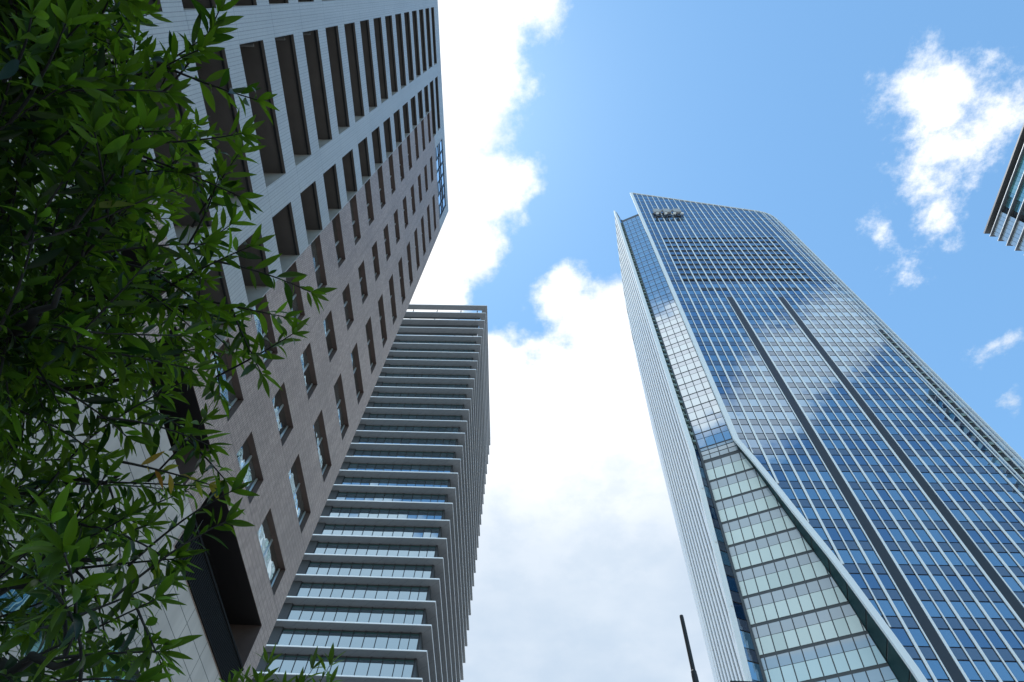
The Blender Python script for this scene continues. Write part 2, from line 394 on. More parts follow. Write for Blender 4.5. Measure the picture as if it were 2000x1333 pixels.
def recess(b, y0, y1, z0, z1, dep, skip=()):
    xi = FX-dep
    F = {'back': [(xi,y0,z0),(xi,y1,z0),(xi,y1,z1),(xi,y0,z1)], 'top': [(FX,y0,z1),(FX,y1,z1),(xi,y1,z1),(xi,y0,z1)],
         'bot': [(FX,y0,z0),(xi,y0,z0),(xi,y1,z0),(FX,y1,z0)], 'near': [(FX,y0,z0),(FX,y0,z1),(xi,y0,z1),(xi,y0,z0)],
         'far': [(FX,y1,z0),(xi,y1,z0),(xi,y1,z1),(FX,y1,z1)]}
    for k, p in F.items():
        if k not in skip: b.poly(p)
rng = random.Random(3)
HATCH = {0: (FX-1.66, FX-1.0, 2.55, 3.1), 1: (FX-1.66, FX-1.25, 4.7, 5.3), 2: (FX-1.66, FX-1.3, 2.1, 2.7)}
for (y0, y1, z0, z1, kind) in open_:
    if kind == 'b':
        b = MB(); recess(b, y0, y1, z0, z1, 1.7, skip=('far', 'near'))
        o = abuild(b, 'balcony', BALC_SHADE)
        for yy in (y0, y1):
            e = MB(); e.poly([(FX,yy,z0),(FX-1.7,yy,z0),(FX-1.7,yy,z1),(FX,yy,z1)]); abuild(e, 'side_wall', BALC_LIT, o)
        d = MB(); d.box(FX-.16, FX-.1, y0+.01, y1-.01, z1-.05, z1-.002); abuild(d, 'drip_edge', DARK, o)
        kk = round((z0-H-19.8)/FP)
        if y0 == 1.67 and kk in HATCH:
            h = MB(); h.box(*HATCH[kk], z1-.02, z1-.003); abuild(h, 'escape_hatch', DARK, o)
        if y0 == 1.67 and 0 <= kk < 4:
            l = MB(); yl = y0+.17
            l.tube([(FX-.35, yl, z1-.07), (FX-1.2, yl, z1-.07)], .06, 8); abuild(l, 'ceiling_lamp', LAMPGREY, o)
    elif kind in ('low', 'low2'):
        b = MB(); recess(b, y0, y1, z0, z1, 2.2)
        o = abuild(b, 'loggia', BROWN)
        s_ = MB(); s_.poly([(FX-.02,y0,z1-.004),(FX-.02,y1,z1-.004),(FX-2.2,y1,z1-.004),(FX-2.2,y0,z1-.004)])
        s_.box(FX-1.35, FX-1.2, y0+.2, y1-1.6, z1-.25, z1-.01)
        abuild(s_, 'ceiling', DARK, o)
        if kind == 'low':
            l = MB()
            ny = int((y1-y0)/.11)
            for i in range(ny):
                yy = y0+(i+.5)*(y1-y0)/ny
                l.box(FX-.03, FX+.02, yy-.04, yy+.028, z0+.05, z0+1.02)
            l.box(FX-.06, FX-.035, y0+.01, y1-.01, z0+.04, z0+1.02)
            l.box(FX-.05, FX+.05, y0+.005, y1-.005, z0+1.03, z0+1.1)
            l.box(FX-.05, FX+.05, y0+.005, y1-.005, z0, z0+.04)
            abuild(l, 'louvre_balustrade', LOUVRE)
    elif kind in ('w', 'p'):
        dep = .27 if kind == 'w' else .16
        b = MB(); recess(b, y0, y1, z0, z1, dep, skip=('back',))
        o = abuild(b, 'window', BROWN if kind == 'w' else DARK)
        xg = FX-dep
        if kind == 'w':
            far = .03
            yg1 = y1-far
            xg = FX-.24
            f = MB(); t = .035
            ym = y0 + (yg1-y0)*(.5 if y0 > 13 else .62)
            for a, c in ((y0+.005, y0+.04), (ym-t, ym+t), (yg1-.05, yg1)):
                f.box(xg-.06, xg+.03, a, c, z0+.01, z1-.005)
            f.box(xg-.06, xg+.025, y0+.04, yg1-.05, z0+.01, z0+.05)
            abuild(f, 'frame', ALU, o)
            p = MB()
            p.poly([(xg,y0+.04,z0+.05),(xg,ym-t,z0+.05),(xg,ym-t,z1-.01),(xg,y0+.04,z1-.01)], rng.random())
            p.poly([(xg,ym+t,z0+.05),(xg,yg1-.05,z0+.05),(xg,yg1-.05,z1-.01),(xg,ym+t,z1-.01)], rng.random())
            abuild(p, 'pane', PANE, o)
        else:
            f = MB()
            f.box(xg-.02, xg+.06, y0, y0+.08, z0, z1); f.box(xg-.02, xg+.06, y1-.08, y1, z0, z1)
            f.box(xg-.02, xg+.06, (y0+y1)/2-.05, (y0+y1)/2+.05, z0, z1)
            abuild(f, 'frame', DARK, o)
            p = MB(); p.poly([(xg,y0,z0),(xg,y1,z0),(xg,y1,z1),(xg,y0,z1)], rng.random()); abuild(p, 'pane', POD_GLASS, o)
    elif kind == 'c':
        b = MB(); nb = 6
        zl = [z0, z0+1.9, z0+2.9, z1]
        for i in range(nb):
            for j in range(3):
                a0 = y0+i*(y1-y0)/nb; a1 = y0+(i+1)*(y1-y0)/nb
                b.poly([(FX-.05,a0,zl[j]),(FX-.05,a1,zl[j]),(FX-.05,a1,zl[j+1]),(FX-.05,a0,zl[j+1])], rng.random())
        o = abuild(b, 'curtain_window', CURTAIN)
        f = MB()
        for i in range(nb+1):
            yy = y0+i*(y1-y0)/nb
            f.box(FX-.06, FX+.03, max(yy-.03, y0), min(yy+.03, y1), z0, z1)
        for zz in zl:
            f.box(FX-.055, FX+.01, y0+.03, y1-.03, max(zz-.03, z0+.002), min(zz+.03, z1-.002))
        abuild(f, 'frame', DARK, o)
        for i, zz in ((0, zl[0]), (3, zl[0]), (4, zl[2]), (5, zl[0])):
            a0 = y0+i*(y1-y0)/nb+.1
            v = MB(); v.box(FX-.045, FX-.02, a0, a0+.9, zz+.1, zz+.85); abuild(v, 'vent_panel', DARK, o)

# ------------------------------------------------------------------ grey office tower in the middle
D2 = 85.0
off = empty('office_tower', (-40, 110, 0))
tag(off, 'grey office tower of stacked bright edged floor slabs half hidden behind brown brick', 'office tower')
OI = Matrix.Translation(-off.location)
def obuild(b, name, m_, parent=None):
    o = b.build(name, m_)
    if parent is None: o.parent = off; o.matrix_parent_inverse = OI
    else: o.parent = parent
    return o
SLAB = tile('slab_soffit', (.28,.305,.325), (.27,.295,.315), (.1,.11,.12), 2.6, 60, 0.02, rough=.6, patch=.03, off=0)
EDGE = mat('slab_edge_aluminium', (.95,.95,.95), .4, metal=.25)
OGLASS = glass('office_glass', [(0, (.012,.02,.026)), (.75, (.02,.035,.045)), (.9, (.03,.05,.06))], refl=.46, tint=(.68,.87,1.0), wave=.012, wscale=.25, tilt=.02)
CHAR = mat('charcoal_cladding', (.045,.048,.055), .5, var=.1)
REFL_STRIP = mat('soffit_reflection_strip', (.03,.07,.07), .25)  # colour painted for the dark soffit mirrored in the glass
X1, X0, YF, YB = -.1785*D2, -.98*D2, D2, 1.625*D2
zl = [2.0735, 2.0141, 1.9564, 1.8980, 1.8406, 1.7874, 1.7357, 1.6849, 1.6350]
zl += [1.6350-(1.6350-1.3228)/6*i for i in range(1, 6)] + [1.3228, 1.2705, 1.2196, 1.1684, 1.1176, 1.0678]
zl += [1.0678-(1.0678-.8083)/5*i for i in range(1, 5)] + [.8083, .7576, .7067, .6560]
while zl[-1] > .08: zl.append(zl[-1]-.0508)
GY = YF+1.55; GX = X1-1.55                  # glass line
def ring(b, z0, z1, wd, x1=X1, x0=X0, y0=YF, y1=YB):
    b.box(x0, x1, y0, y0+wd, z0, z1); b.box(x0, x1, y1-wd, y1, z0, z1)
    b.box(x1-wd, x1, y0+wd, y1-wd, z0, z1); b.box(x0, x0+wd, y0+wd, y1-wd, z0, z1)
rng = random.Random(11)
for i, zz in enumerate(zl):
    z = zz*D2+H
    b = MB()
    wd = 1.62 if i < 4 else 2.2
    # tapered slab: bright edge, soffit dropping a little towards the glass
    ring(b, z-.27, z-.02, wd, X1-.02, X0+.02, YF+.02, YB-.02)
    s_ = obuild(b, 'floor_slab', SLAB)
    e = MB(); t = .06
    e.box(X0, X1, YF-.04, YF+.02, z-.21, z); e.box(X1-.02, X1+.04, YF+.02, YB, z-.21, z)
    obuild(e, 'edge_trim', EDGE, s_)
    if i >= 4 and i < len(zl):
        zt = z-.27; zb = (zl[i+1] if i+1 < len(zl) else 0)*D2+H-.02
        g = MB()
        xs = [-.2*D2]
        xs.append(xs[-1]-.0163*D2); xs.append(xs[-1]-.0163*D2)
        while xs[-1] > -.4485*D2+1: xs.append(xs[-1]-.02157*D2)
        for a, c in zip(xs[1:], xs[:-1]):
            g.poly([(a,GY,zb),(c,GY,zb),(c,GY,zt-.55),(a,GY,zt-.55)], rng.random())
        o = obuild(g, 'ribbon_window', OGLASS)
        f = MB()
        for a in xs: f.box(a-.05, a+.05, GY-.09, GY-.003, zb, zt-.02)
        obuild(f, 'mullion', DARK, o)
        h = MB(); h.box(xs[-1], xs[0], GY+.01, GY+.1, zt-.56, zt-.3); obuild(h, 'head_reflection', REFL_STRIP, o)  # dark strip stands in for the soffit reflection along the glass head
        c = MB()
        c.box(xs[0], GX, GY-.02, GY+.15, zb, zt)                       # corner post
        c.box(GX-.15, GX, GY+.15, YB-3, zb, zt)                        # side wall behind the slabs
        c.box(X0+1.5, xs[-1]-.01, GY-.25, GY+.15, zb, zt)              # dark cladding beside the windows
        c.box(xs[-1], xs[0], GY+.12, GY+.2, zt-.3, zt)
        obuild(c, 'dark_cladding', CHAR)
top = zl[4]*D2+H
b = MB(); b.box(X0+1.8, GX-.3, GY+.4, YB-3.2, 0, top-.4)
obuild(b, 'core', CHAR)
b = MB()
for xx in (-.4435, -.358, -.2723, -.2136, -.53, -.62, -.72, -.85):
    b.box(xx*D2-.12, xx*D2+.12, YF+1.7, YF+1.95, top, zl[0]*D2+H-.3)
for yy in (1.1, 1.2, 1.3, 1.4, 1.5):
    b.box(X1-1.95, X1-1.7, yy*D2-.12, yy*D2+.12, top, zl[0]*D2+H-.3)
obuild(b, 'crown_post', CHAR)
for k_, hh in ((1, 1.0), (2, 2.0), (3, 1.35)):
    z = zl[k_]*D2+H
    b = MB(); b.box(X0+1.7, X1-1.66, YF+1.64, YF+1.68, z-.27-hh, z-.05)
    obuild(b, 'crown_screen', CHAR)


# ------------------------------------------------------------------ blue glass skyscraper on the right
D3 = 69.0
th = R(-1.0)
E1 = Vector((math.cos(th), math.sin(th), 0)); E2 = Vector((-math.sin(th), math.cos(th), 0))
def P(s_, d_, z_): return (E1*s_ + E2*d_)*D3 + Vector((0, 0, z_*D3+H))
gt = empty('glass_skyscraper', P(.8, 1.3, -H/D3))
tag(gt, 'tall blue glass skyscraper with white vertical fins and a pale green folded side', 'skyscraper')
GI = Matrix.Translation(-gt.location)
def gbuild(b, name, m_, parent=None):
    o = b.build(name, m_)
    if parent is None: o.parent = gt; o.matrix_parent_inverse = GI
    else: o.parent = parent
    return o
def interp(x, xs_, ys_):
    if x <= xs_[0]: return ys_[0]
    for i in range(len(xs_)-1):
        if x <= xs_[i+1]:
            return ys_[i] + (ys_[i+1]-ys_[i])*(x-xs_[i])/(xs_[i+1]-xs_[i])
    return ys_[-1]
EZ = [-.03, .3, .6, .6882, .7413, .8028, .8792, .9556, 1.0329, 1.1189, 1.2183, 1.3085, 4]
ES = [.675, .66, .632, .6225, .6145, .6036, .5904, .5755, .5561, .5375, .5155, .4905, .4905]
edge = lambda z: interp(z, EZ, ES)
RS = [.49, 1.0669, 1.0897, 1.1098, 1.1185, 1.1228, 1.126]
RZ = [3.4925, 3.155, 3.134, 3.097, 3.054, 2.998, 2.86]
roof = lambda s_: interp(s_, RS, RZ)
dval = lambda z: 1.057 + max(0, 1.32-z)*.156
sval = lambda z: .405 + max(0, 1.32-z)*.022
TAN = math.tan(R(23.5))
def rec_d(s_, z): return dval(z) - (s_-sval(z))*TAN
SR = 1.126
BLUE = glass('tower_glass', [(0, (.006,.02,.07)), (.3, (.075,.155,.24)), (.62, (.10,.185,.27)), (.9, (.015,.05,.13))], refl=.32, tint=(.6,.8,1.0), wave=.012, wscale=.35, tilt=.011)
SPAN = glass('tower_spandrel', [(0, (.07,.085,.125)), (.5, (.08,.095,.13))], refl=.17, tint=(.7,.85,1.0), wave=.008, wscale=.35, tilt=.011)
UPGL = glass('upper_notch_glass', [(0, (.05,.09,.14)), (.5, (.1,.16,.2)), (.85, (.03,.07,.14))], refl=.5, tint=(.85,.95,1), wave=.008, wscale=.35, tilt=.011)
MINT = glass('mint_frosted_glass', [(0, (.7,.765,.74)), (.5, (.74,.8,.775)), (.88, (.62,.69,.67))], refl=.1, tint=(.85,1,.95))
GREYP = glass('grey_panel', [(0, (.44,.48,.52)), (.5, (.48,.52,.56))], refl=.1, tint=(.9,.95,1))
TEAL = glass('teal_glass', [(0, (.012,.035,.036)), (.5, (.018,.05,.052))], refl=.0, tint=(.75,.95,.9))
UPSP = glass('upper_notch_spandrel', [(0, (.16,.19,.22)), (.5, (.19,.22,.25))], refl=.42, tint=(.86,.93,1))
TEALD = mat('dark_teal_panel', (.018,.055,.058), .5, spec=.12, var=.2, vscale=.3)
GREEN = mat('green_grey_balcony', (.2,.27,.25), .5, var=.15, vscale=.4)
FINW = mat('white_fin', (.9,.9,.9), .35)
FINS = mat('silver_fin', (.86,.865,.88), .3)
SLATE = mat('dark_slate_panel', (.03,.034,.045), .45, var=.05)
FRAME = mat('window_frame_grey', (.075,.078,.085), .45)
NAVY = mat('navy_frame', (.012,.014,.03), .4)
LOUV = mat('louvre_brown', (.045,.043,.042), .6)

def clip(poly, f):
    out = []
    for i in range(len(poly)):
        a, c = poly[i], poly[(i+1) % len(poly)]
        fa, fc = f(a), f(c)
        if fa >= 0: out.append(a)
        if fa*fc < 0:
            t = fa/(fa-fc); out.append((a[0]+(c[0]-a[0])*t, a[1]+(c[1]-a[1])*t))
    return out
def front_poly(s0, s1, z0, z1):
    p = [(s0,z0),(s1,z0),(s1,z1),(s0,z1)]
    a0, a1 = edge(z0), edge(z1)
    k = (a1-a0)/(z1-z0)
    p = clip(p, lambda q: q[0]-(a0+k*(q[1]-z0)))
    if p and max(q[1] for q in p) > 2.8:
        for i in range(len(RS)-1):
            kk = (RZ[i+1]-RZ[i])/(RS[i+1]-RS[i])
            p = clip(p, lambda q: RZ[i]+kk*(q[0]-RS[i])-q[1]) if len(p) > 2 else []
    return p if len(p) > 2 else None
SM = lambda n: .6388+.02575*n
bays = [(max(SM(n), .4), min(SM(n+1), SR)) for n in range(-8, 20) if SM(n) < SR]
def front_band(b, z0, z1, d_=1.0, rfun=None, s_lo=None, s_hi=None, skip=()):
    for i, (s0, s1) in enumerate(bays):
        if s_lo is not None and (s1 <= s_lo+.002 or s0 >= s_hi-.002): continue
        if any(a-.002 < s0 and s1 < c+.002 and z0 < zt for a, c, zt in skip): continue
        p = front_poly(s0, s1, z0, z1)
        if p: b.poly([P(q[0], d_, q[1]) for q in p], rfun(s0) if rfun else 0.0)
rng = random.Random(5)
STR = ((SM(1), SM(2), 2.149), (SM(8), SM(9), 2.149))
NOTCH = (SM(17), SM(18), 1.92)
# rows of the front: list of (z0,z1,type)
rows = []
g = 1.074; PF = .05972
k0 = -18
while g+PF*k0 < .05: k0 += 1
for k in range(k0, 21):
    zt = g+PF*k
    rows.append((zt-.0345, zt-.0015, 'w')); rows.append((zt+.0015, zt+PF-.0369, 's'))
zb = g+PF*20+PF-.0345
PL = .0513
k = 0
zz = 2.3005
rows = [r for r in rows if r[1] < 2.298]
while zz < 3.5:
    rows.append((zz+.0195, zz+.0345, 'w')); rows.append((zz+.0365, zz+PL-.0015, 's')); rows.append((zz+.001, zz+.0175, 'l' if zz < 2.79 else 's'))
    zz += PL
back = MB()
zprev = -.02
for z in [i*.06 for i in range(0, 59)]:
    front_band(back, z, z+.06, 1.0009)
gbuild(back, 'facade_frame', NAVY)
for z0, z1, ty in rows:
    b = MB()
    # runs of rooms: neighbouring panes tend to share drawn or open blinds
    state = {'v': rng.random()}
    def rv(s0):
        if rng.random() < .45: state['v'] = rng.random()
        return state['v']+rng.uniform(-.004, .004)
    if ty == 'w':
        p_dark = rng.random() < .22
        def rv2(s0):
            v = rv(s0)
            return v*.3 if p_dark and rng.random() < .7 else v
        front_band(b, z0, z1, 1.0, rv2)
        if b.f: gbuild(b, 'ribbon_window', BLUE)
    elif ty == 's':
        front_band(b, z0, z1, 1.0, rv)
        if b.f: gbuild(b, 'spandrel_band', SPAN)
    else:
        front_band(b, z0, z1, 1.0, rv)
        if b.f: gbuild(b, 'spandrel_band', SPAN)
        l = MB()
        for t in (0, .0058, .0116):
            p0, p1 = P(.5415, .998, z0+t), P(1.0277, .998, z0+t)
            q = [P(.5415, .9985, z0+t+.0005), P(1.0277, .9985, z0+t+.0005), P(1.0277, 1.0006, z0+t+.0005), P(.5415, 1.0006, z0+t+.0005)]
            r_ = [v+Vector((0, 0, .25)) for v in q]
            l.hexa(q+r_)
        gbuild(l, 'louvre_band', LOUV)
def strip_box(b, s0, s1, d0, d1, z0, z1):
    b.hexa([P(s0,d0,z0),P(s1,d0,z0),P(s1,d1,z0),P(s0,d1,z0),P(s0,d0,z1),P(s1,d0,z1),P(s1,d1,z1),P(s0,d1,z1)])
# two dark stripes
for s0, s1, zt in STR:
    b = MB(); strip_box(b, s0+.002, s1-.002, .9985, 1.0005, -.02, zt); gbuild(b, 'dark_stripe', SLATE)
for s0, s1 in ((.5934, .6884), (.8557, .9463)):
    b = MB(); strip_box(b, s0, s1, .9987, 1.0004, 2.2085, 2.2325); gbuild(b, 'dark_panel', SLATE)
# vertical fins
for n in range(-5, 19):
    s_ = SM(n)
    if s_ > 1.08 or s_ < .5: continue
    wide = n % 2 == 0
    wd = .005 if wide else .0026
    zt = roof(s_)-.004
    zb = -.02
    if s_ < .68:
        zb = next((z/1000 for z in range(0, 1400, 4) if edge(z/1000) < s_-.004), 0)
    b = MB()
    dep = .0024 if wide else .002
    if wide:
        zs_ = zt-.10 if n > -5 else zt
        strip_box(b, s_-wd/2, s_+wd/2, 1-dep, .9995, zb, zs_)
        strip_box(b, s_-.0014, s_+.0014, 1-dep, .9995, zs_, zt)
    else:
        strip_box(b, s_-wd/2, s_+wd/2, 1-dep, .9995, zb, zt)
    fo = gbuild(b, 'vertical_fin', FINW)
    c = MB(); strip_box(c, s_-wd/2-.0013, s_-wd/2-.0001, .9993, .9998, zb, zt-.1); gbuild(c, 'fin_side_strip', DARK, fo)  # thin dark strip along the left side of the fin
# roof coping
b = MB()
pts = list(zip(RS, RZ))
for (s0, z0), (s1, z1) in zip(pts[:-1], pts[1:]):
    b.hexa([P(s0,.996,z0-.004),P(s1,.996,z1-.004),P(s1,1.03,z1-.004),P(s0,1.03,z0-.004),P(s0,.996,z0+.002),P(s1,.996,z1+.002),P(s1,1.03,z1+.002),P(s0,1.03,z0+.002)])
gbuild(b, 'roof_coping', FINS)
# white edge trim along the cut left edge and its glazed return
zlist = [-.02+.0597*i for i in range(0, 23)]+[1.3085]+[1.3085+.0597*i for i in range(1, 37)]+[3.4925]
tr = MB(); rt_ = MB(); rl = MB()
for z0, z1 in zip(zlist[:-1], zlist[1:]):
    a0, a1 = edge(z0), edge(z1)
    w_ = .0135
    tr.hexa([P(a0-w_,.9955,z0),P(a0,.9955,z0),P(a0,.9997,z0),P(a0-w_,1.001,z0),
             P(a1-w_,.9955,z1),P(a1,.9955,z1),P(a1,.9997,z1),P(a1-w_,1.001,z1)])
    d0 = rec_d(a0, z0) if z0 < 3.2 else 1.025
    d1 = rec_d(a1, z1) if z1 < 3.2 else 1.025
    zg = z1-(z1-z0)*.07
    ag = edge(zg); dg = rec_d(ag, zg) if zg < 3.2 else 1.025
    rt_.poly([P(a0-w_,1.0012,z0),P(a0,d0,z0),P(ag,dg,zg),P(ag-w_,1.0012,zg)], rng.random())
    rl.poly([P(a0-w_+.0012,1.0012,z0),P(a0+.0012,d0,z0),P(a1+.0012,d1,z1),P(a1-w_+.0012,1.0012,z1)])
gbuild(tr, 'edge_trim', FINW); gbuild(rt_, 'side_glazing', TEALD); gbuild(rl, 'side_frame', FRAME)
# back of the free-standing top of the front screen
b = MB()
for (s0, z0), (s1, z1) in zip(pts[:-1], pts[1:]):
    b.poly([P(s0,1.026,2.6),P(s1,1.026,2.6),P(s1,1.026,z1-.005),P(s0,1.026,z0-.005)])
b.poly([P(SR,1.0009,-.02),P(SR,1.6,-.02),P(SR,1.6,2.75),P(SR,1.0009,2.86)])
gbuild(b, 'rear_wall', CHAR)
b = MB(); strip_box(b, .5, 1.118, 1.3, 1.6, -.02, 2.6); gbuild(b, 'core', CHAR)
# right end: sharp fins and the dark balcony notch
for s_, dep in ((1.0856, .003), (1.1035, .004), (1.1165, .005), (1.126, .007)):
    b = MB(); strip_box(b, s_-.0012, s_+.0014, 1-dep, 1.002, -.02, roof(s_)-.005); gbuild(b, 'edge_fin', FINS)
b = MB(); strip_box(b, NOTCH[0]+.012, NOTCH[1], .9988, .9997, -.02, 1.9); gbuild(b, 'notch_lining', DARK)
b = MB()
k = 0
while .1+.0299*k < 1.88:
    z = .1+.0299*k
    strip_box(b, NOTCH[0]+.013, NOTCH[1]-.004, .9962, .9984, z, z+(.004 if k % 2 else .011)); k += 1
gbuild(b, 'notch_balconies', GREEN)
# ---- folded recess: frosted rows below, sky-reflecting glass above
PU = .02137
fr = MB()
zr = [-.02+.06*i for i in range(0, 23)]+[1.32]+[1.32+.06*i for i in range(1, 32)]+[3.2]
for z0, z1 in zip(zr[:-1], zr[1:]):
    if z1-z0 < .001: continue
    fr.poly([P(sval(z0), dval(z0)+.001, z0), P(edge(z0), rec_d(edge(z0), z0)+.001, z0), P(edge(z1), rec_d(edge(z1), z1)+.001, z1), P(sval(z1), dval(z1)+.001, z1)])
gbuild(fr, 'recess_frame', FRAME)
def rec_band(b, z0, z1):
    n = 0
    base = .405
    while base+PU*n < edge(z0)+.05:
        s0 = base+PU*n+.001; s1 = base+PU*(n+1)-.001; n += 1
        p = [(s0,z0),(s1,z0),(s1,z1),(s0,z1)]
        a0, a1 = edge(z0)-.0015, edge(z1)-.0015
        p = clip(p, lambda q: (a0+(a1-a0)*(q[1]-z0)/(z1-z0))-q[0])
        c0, c1 = sval(z0)+.003, sval(z1)+.003
        if len(p) > 2: p = clip(p, lambda q: q[0]-(c0+(c1-c0)*(q[1]-z0)/(z1-z0)))
        if len(p) > 2: b.poly([P(q[0], rec_d(q[0], q[1]), q[1]) for q in p], rng.random())
k = -13
zlow = .808
while True:
    z = zlow+.0605*k; k += 1
    if z < 0: continue
    if z > 1.29: break
    b = MB(); rec_band(b, z+.0042, z+.0358); gbuild(b, 'bay_window', MINT)
    b = MB(); rec_band(b, z+.0368, z+.0582); gbuild(b, 'bay_spandrel', GREYP)
for a, c in ((1.3, 1.313), (1.3155, 1.328), (1.331, 1.34)):
    b = MB(); rec_band(b, a, c); gbuild(b, 'bay_spandrel', GREYP)
z = 1.344
while z < 3.17:
    pt = .0597 if z < 2.25 else .0513
    b = MB(); rec_band(b, z+.001, z+pt*.57); gbuild(b, 'bay_window', UPGL)
    b = MB(); rec_band(b, z+pt*.60, z+pt*.94); gbuild(b, 'bay_spandrel', UPSP)
    z += pt
# valley post
b = MB()
for z0, z1 in zip(zr[:-1], zr[1:]):
    if z1-z0 < .001: continue
    q = []
    for z in (z0, z1):
        s_, d_ = sval(z), dval(z)
        q += [P(s_-.003,d_-.004,z),P(s_+.0025,d_-.004,z),P(s_+.0025,d_+.003,z),P(s_-.003,d_+.003,z)]
    b.hexa(q)
gbuild(b, 'valley_post', FRAME)
# ---- narrow return wall and the finned wing on the far left
sC = lambda z: .3875
dC = lambda z: dval(z)-.012
def cap_z(d_): return interp(d_, [1.045, 1.07, 1.17, 1.26, 1.29, 1.315, 1.335, 1.348, 1.36], [3.3, 3.36, 3.12, 2.83, 2.66, 2.46, 2.2, 1.98, 1.7])
z = 0.02; k = 0
while z < 3.2:
    for a, c in ((z+.0012, z+.024), (z+.0255, z+.0582)):
        b = MB()
        c = min(c, 3.2)
        b.poly([P(sC(a)+.003,dC(a)+.002,a),P(sval(a)-.003,dval(a)-.002,a),P(sval(c)-.003,dval(c)-.002,c),P(sC(c)+.003,dC(c)+.002,c)], rng.random())
        if k % 2: gbuild(b, 'return_window', BLUE if z < 1.3 or z > 3.05 else TEAL)
        else: gbuild(b, 'return_spandrel', SPAN if z < 1.3 or z > 3.05 else TEAL)
        k += 1
    z += .0597
b = MB()
for z0, z1 in zip(zr[:-1], zr[1:]):
    if z1-z0 < .001: continue
    b.poly([P(sC(z0)+.001,dC(z0)+.006,z0),P(sval(z0),dval(z0)+.0005,z0),P(sval(z1),dval(z1)+.0005,z1),P(sC(z1)+.001,dC(z1)+.006,z1)])
b.poly([P(sC(3.2)+.001,dC(3.2)+.004,3.2),P(sval(3.2),dval(3.2),3.2),P(.396,1.052,3.265),P(sC(3.2)+.001,dC(3.2)+.002,3.32)])
gbuild(b, 'return_frame', FRAME)
b = MB(); gr = random.Random(9)
zz = 1.36
while zz < 3.15:
    q = [P(sC(zz)+.004,dC(zz)-.001,zz),P(sval(zz)-.006,dval(zz)-.006,zz)]
    strip_box(b, .393, .4015, 1.0455, 1.0535, zz, zz+gr.choice((.003, .006, .009)))
    zz += .0299
gbuild(b, 'return_balconies', GREEN)
# wing face at s = .386, seen edge on, with a curved roof line
wing = MB()
dl_ = [1.045+.0105*i for i in range(31)]
def zbot(d_): return -.02 if d_ > 1.266 else max(-.02, 1.32-(d_+.012-1.057)/.156)
for d0, d1 in zip(dl_[:-1], dl_[1:]):
    wing.poly([P(.387,d0,zbot(d0)),P(.387,d1,zbot(d1)),P(.387,d1,cap_z(d1)),P(.387,d0,cap_z(d0))])
wing.poly([P(.387,1.355,-.02),P(.5,1.355,-.02),P(.5,1.355,1.9),P(.387,1.355,1.9)])
gbuild(wing, 'wing_wall', SLATE)
for i in range(12):
    d_ = 1.064+.0232*i
    b = MB(); strip_box(b, .3842, .3868, d_-.006, d_+.006, zbot(d_), cap_z(d_)-.01); gbuild(b, 'silver_fin', FINS)
b = MB()
for d0, d1 in ((1.328, 1.335), (1.335, 1.342), (1.342, 1.349), (1.349, 1.356)):
    b.hexa([P(.3838,d0,-.02),P(.3868,d0,-.02),P(.3868,d1,-.02),P(.3838,d1,-.02),P(.3838,d0,cap_z(d0)-.012),P(.3868,d0,cap_z(d0)-.012),P(.3868,d1,cap_z(d1)-.012),P(.3838,d1,cap_z(d1)-.012)])
gbuild(b, 'end_panel', FINS)
b = MB()
for z0, z1 in zip(zr[:-1], zr[1:]):
    if z1-z0 < .001: continue
    q = []
    for z in (z0, z1):
        q += [P(.3775,dC(z)-.002,z),P(.3895,dC(z)-.002,z),P(.3895,dC(z)+.004,z),P(.3775,dC(z)+.009,z)]
    b.hexa(q)
q = []
for z in (3.2, 3.33):
    q += [P(.3775,1.043,z),P(.3895 if z < 3.3 else .382,1.043,z),P(.3895 if z < 3.3 else .382,1.049,z),P(.3775,1.054,z)]
b.hexa(q)
gbuild(b, 'wing_trim', FINW)
b = MB()
dd = [1.05+.0122*i for i in range(26)]
for d0, d1 in zip(dd[:-1], dd[1:]):
    b.hexa([P(.3836,d0,cap_z(d0)-.012),P(.39,d0,cap_z(d0)-.012),P(.39,d1,cap_z(d1)-.012),P(.3836,d1,cap_z(d1)-.012),
            P(.3836,d0,cap_z(d0)),P(.39,d0,cap_z(d0)),P(.39,d1,cap_z(d1)),P(.3836,d1,cap_z(d1))])
gbuild(b, 'wing_coping', FINS)

# window cleaning cradle hanging near the top of the glass front
cr = empty('cleaning_cradle', P(.617, .99, 3.05))
tag(cr, 'small grey window cleaning cradle hanging near the top of the blue glass front', 'cleaning cradle')
CI = Matrix.Translation(-cr.location)
def cbuild(b, name, m_):
    o = b.build(name, m_); o.parent = cr; o.matrix_parent_inverse = CI
CRG = mat('cradle_grey', (.42,.4,.39), .5)
b = MB()
for s0, s1 in ((.5505, .585), (.597, .634), (.647, .684)): strip_box(b, s0, s1, .984, .9945, 3.112, 3.16)
strip_box(b, .5505, .684, .9895, .9945, 3.146, 3.162)
cbuild(b, 'panel', CRG)
b = MB(); strip_box(b, .552, .686, .986, .989, 3.062, 3.068); strip_box(b, .552, .686, .991, .994, 3.052, 3.058); cbuild(b, 'rail', DARK)
for s_ in (.562, .603, .645, .682):
    b = MB(); b.tube([P(s_-.006,.986,3.086), P(s_+.006,.986,3.086)], .42, 10); cbuild(b, 'drum', FINW)
for s_ in (.556, .61, .655):
    b = MB(); strip_box(b, s_, s_+.012, .986, .9935, 3.05, 3.075); cbuild(b, 'bracket', DARK)

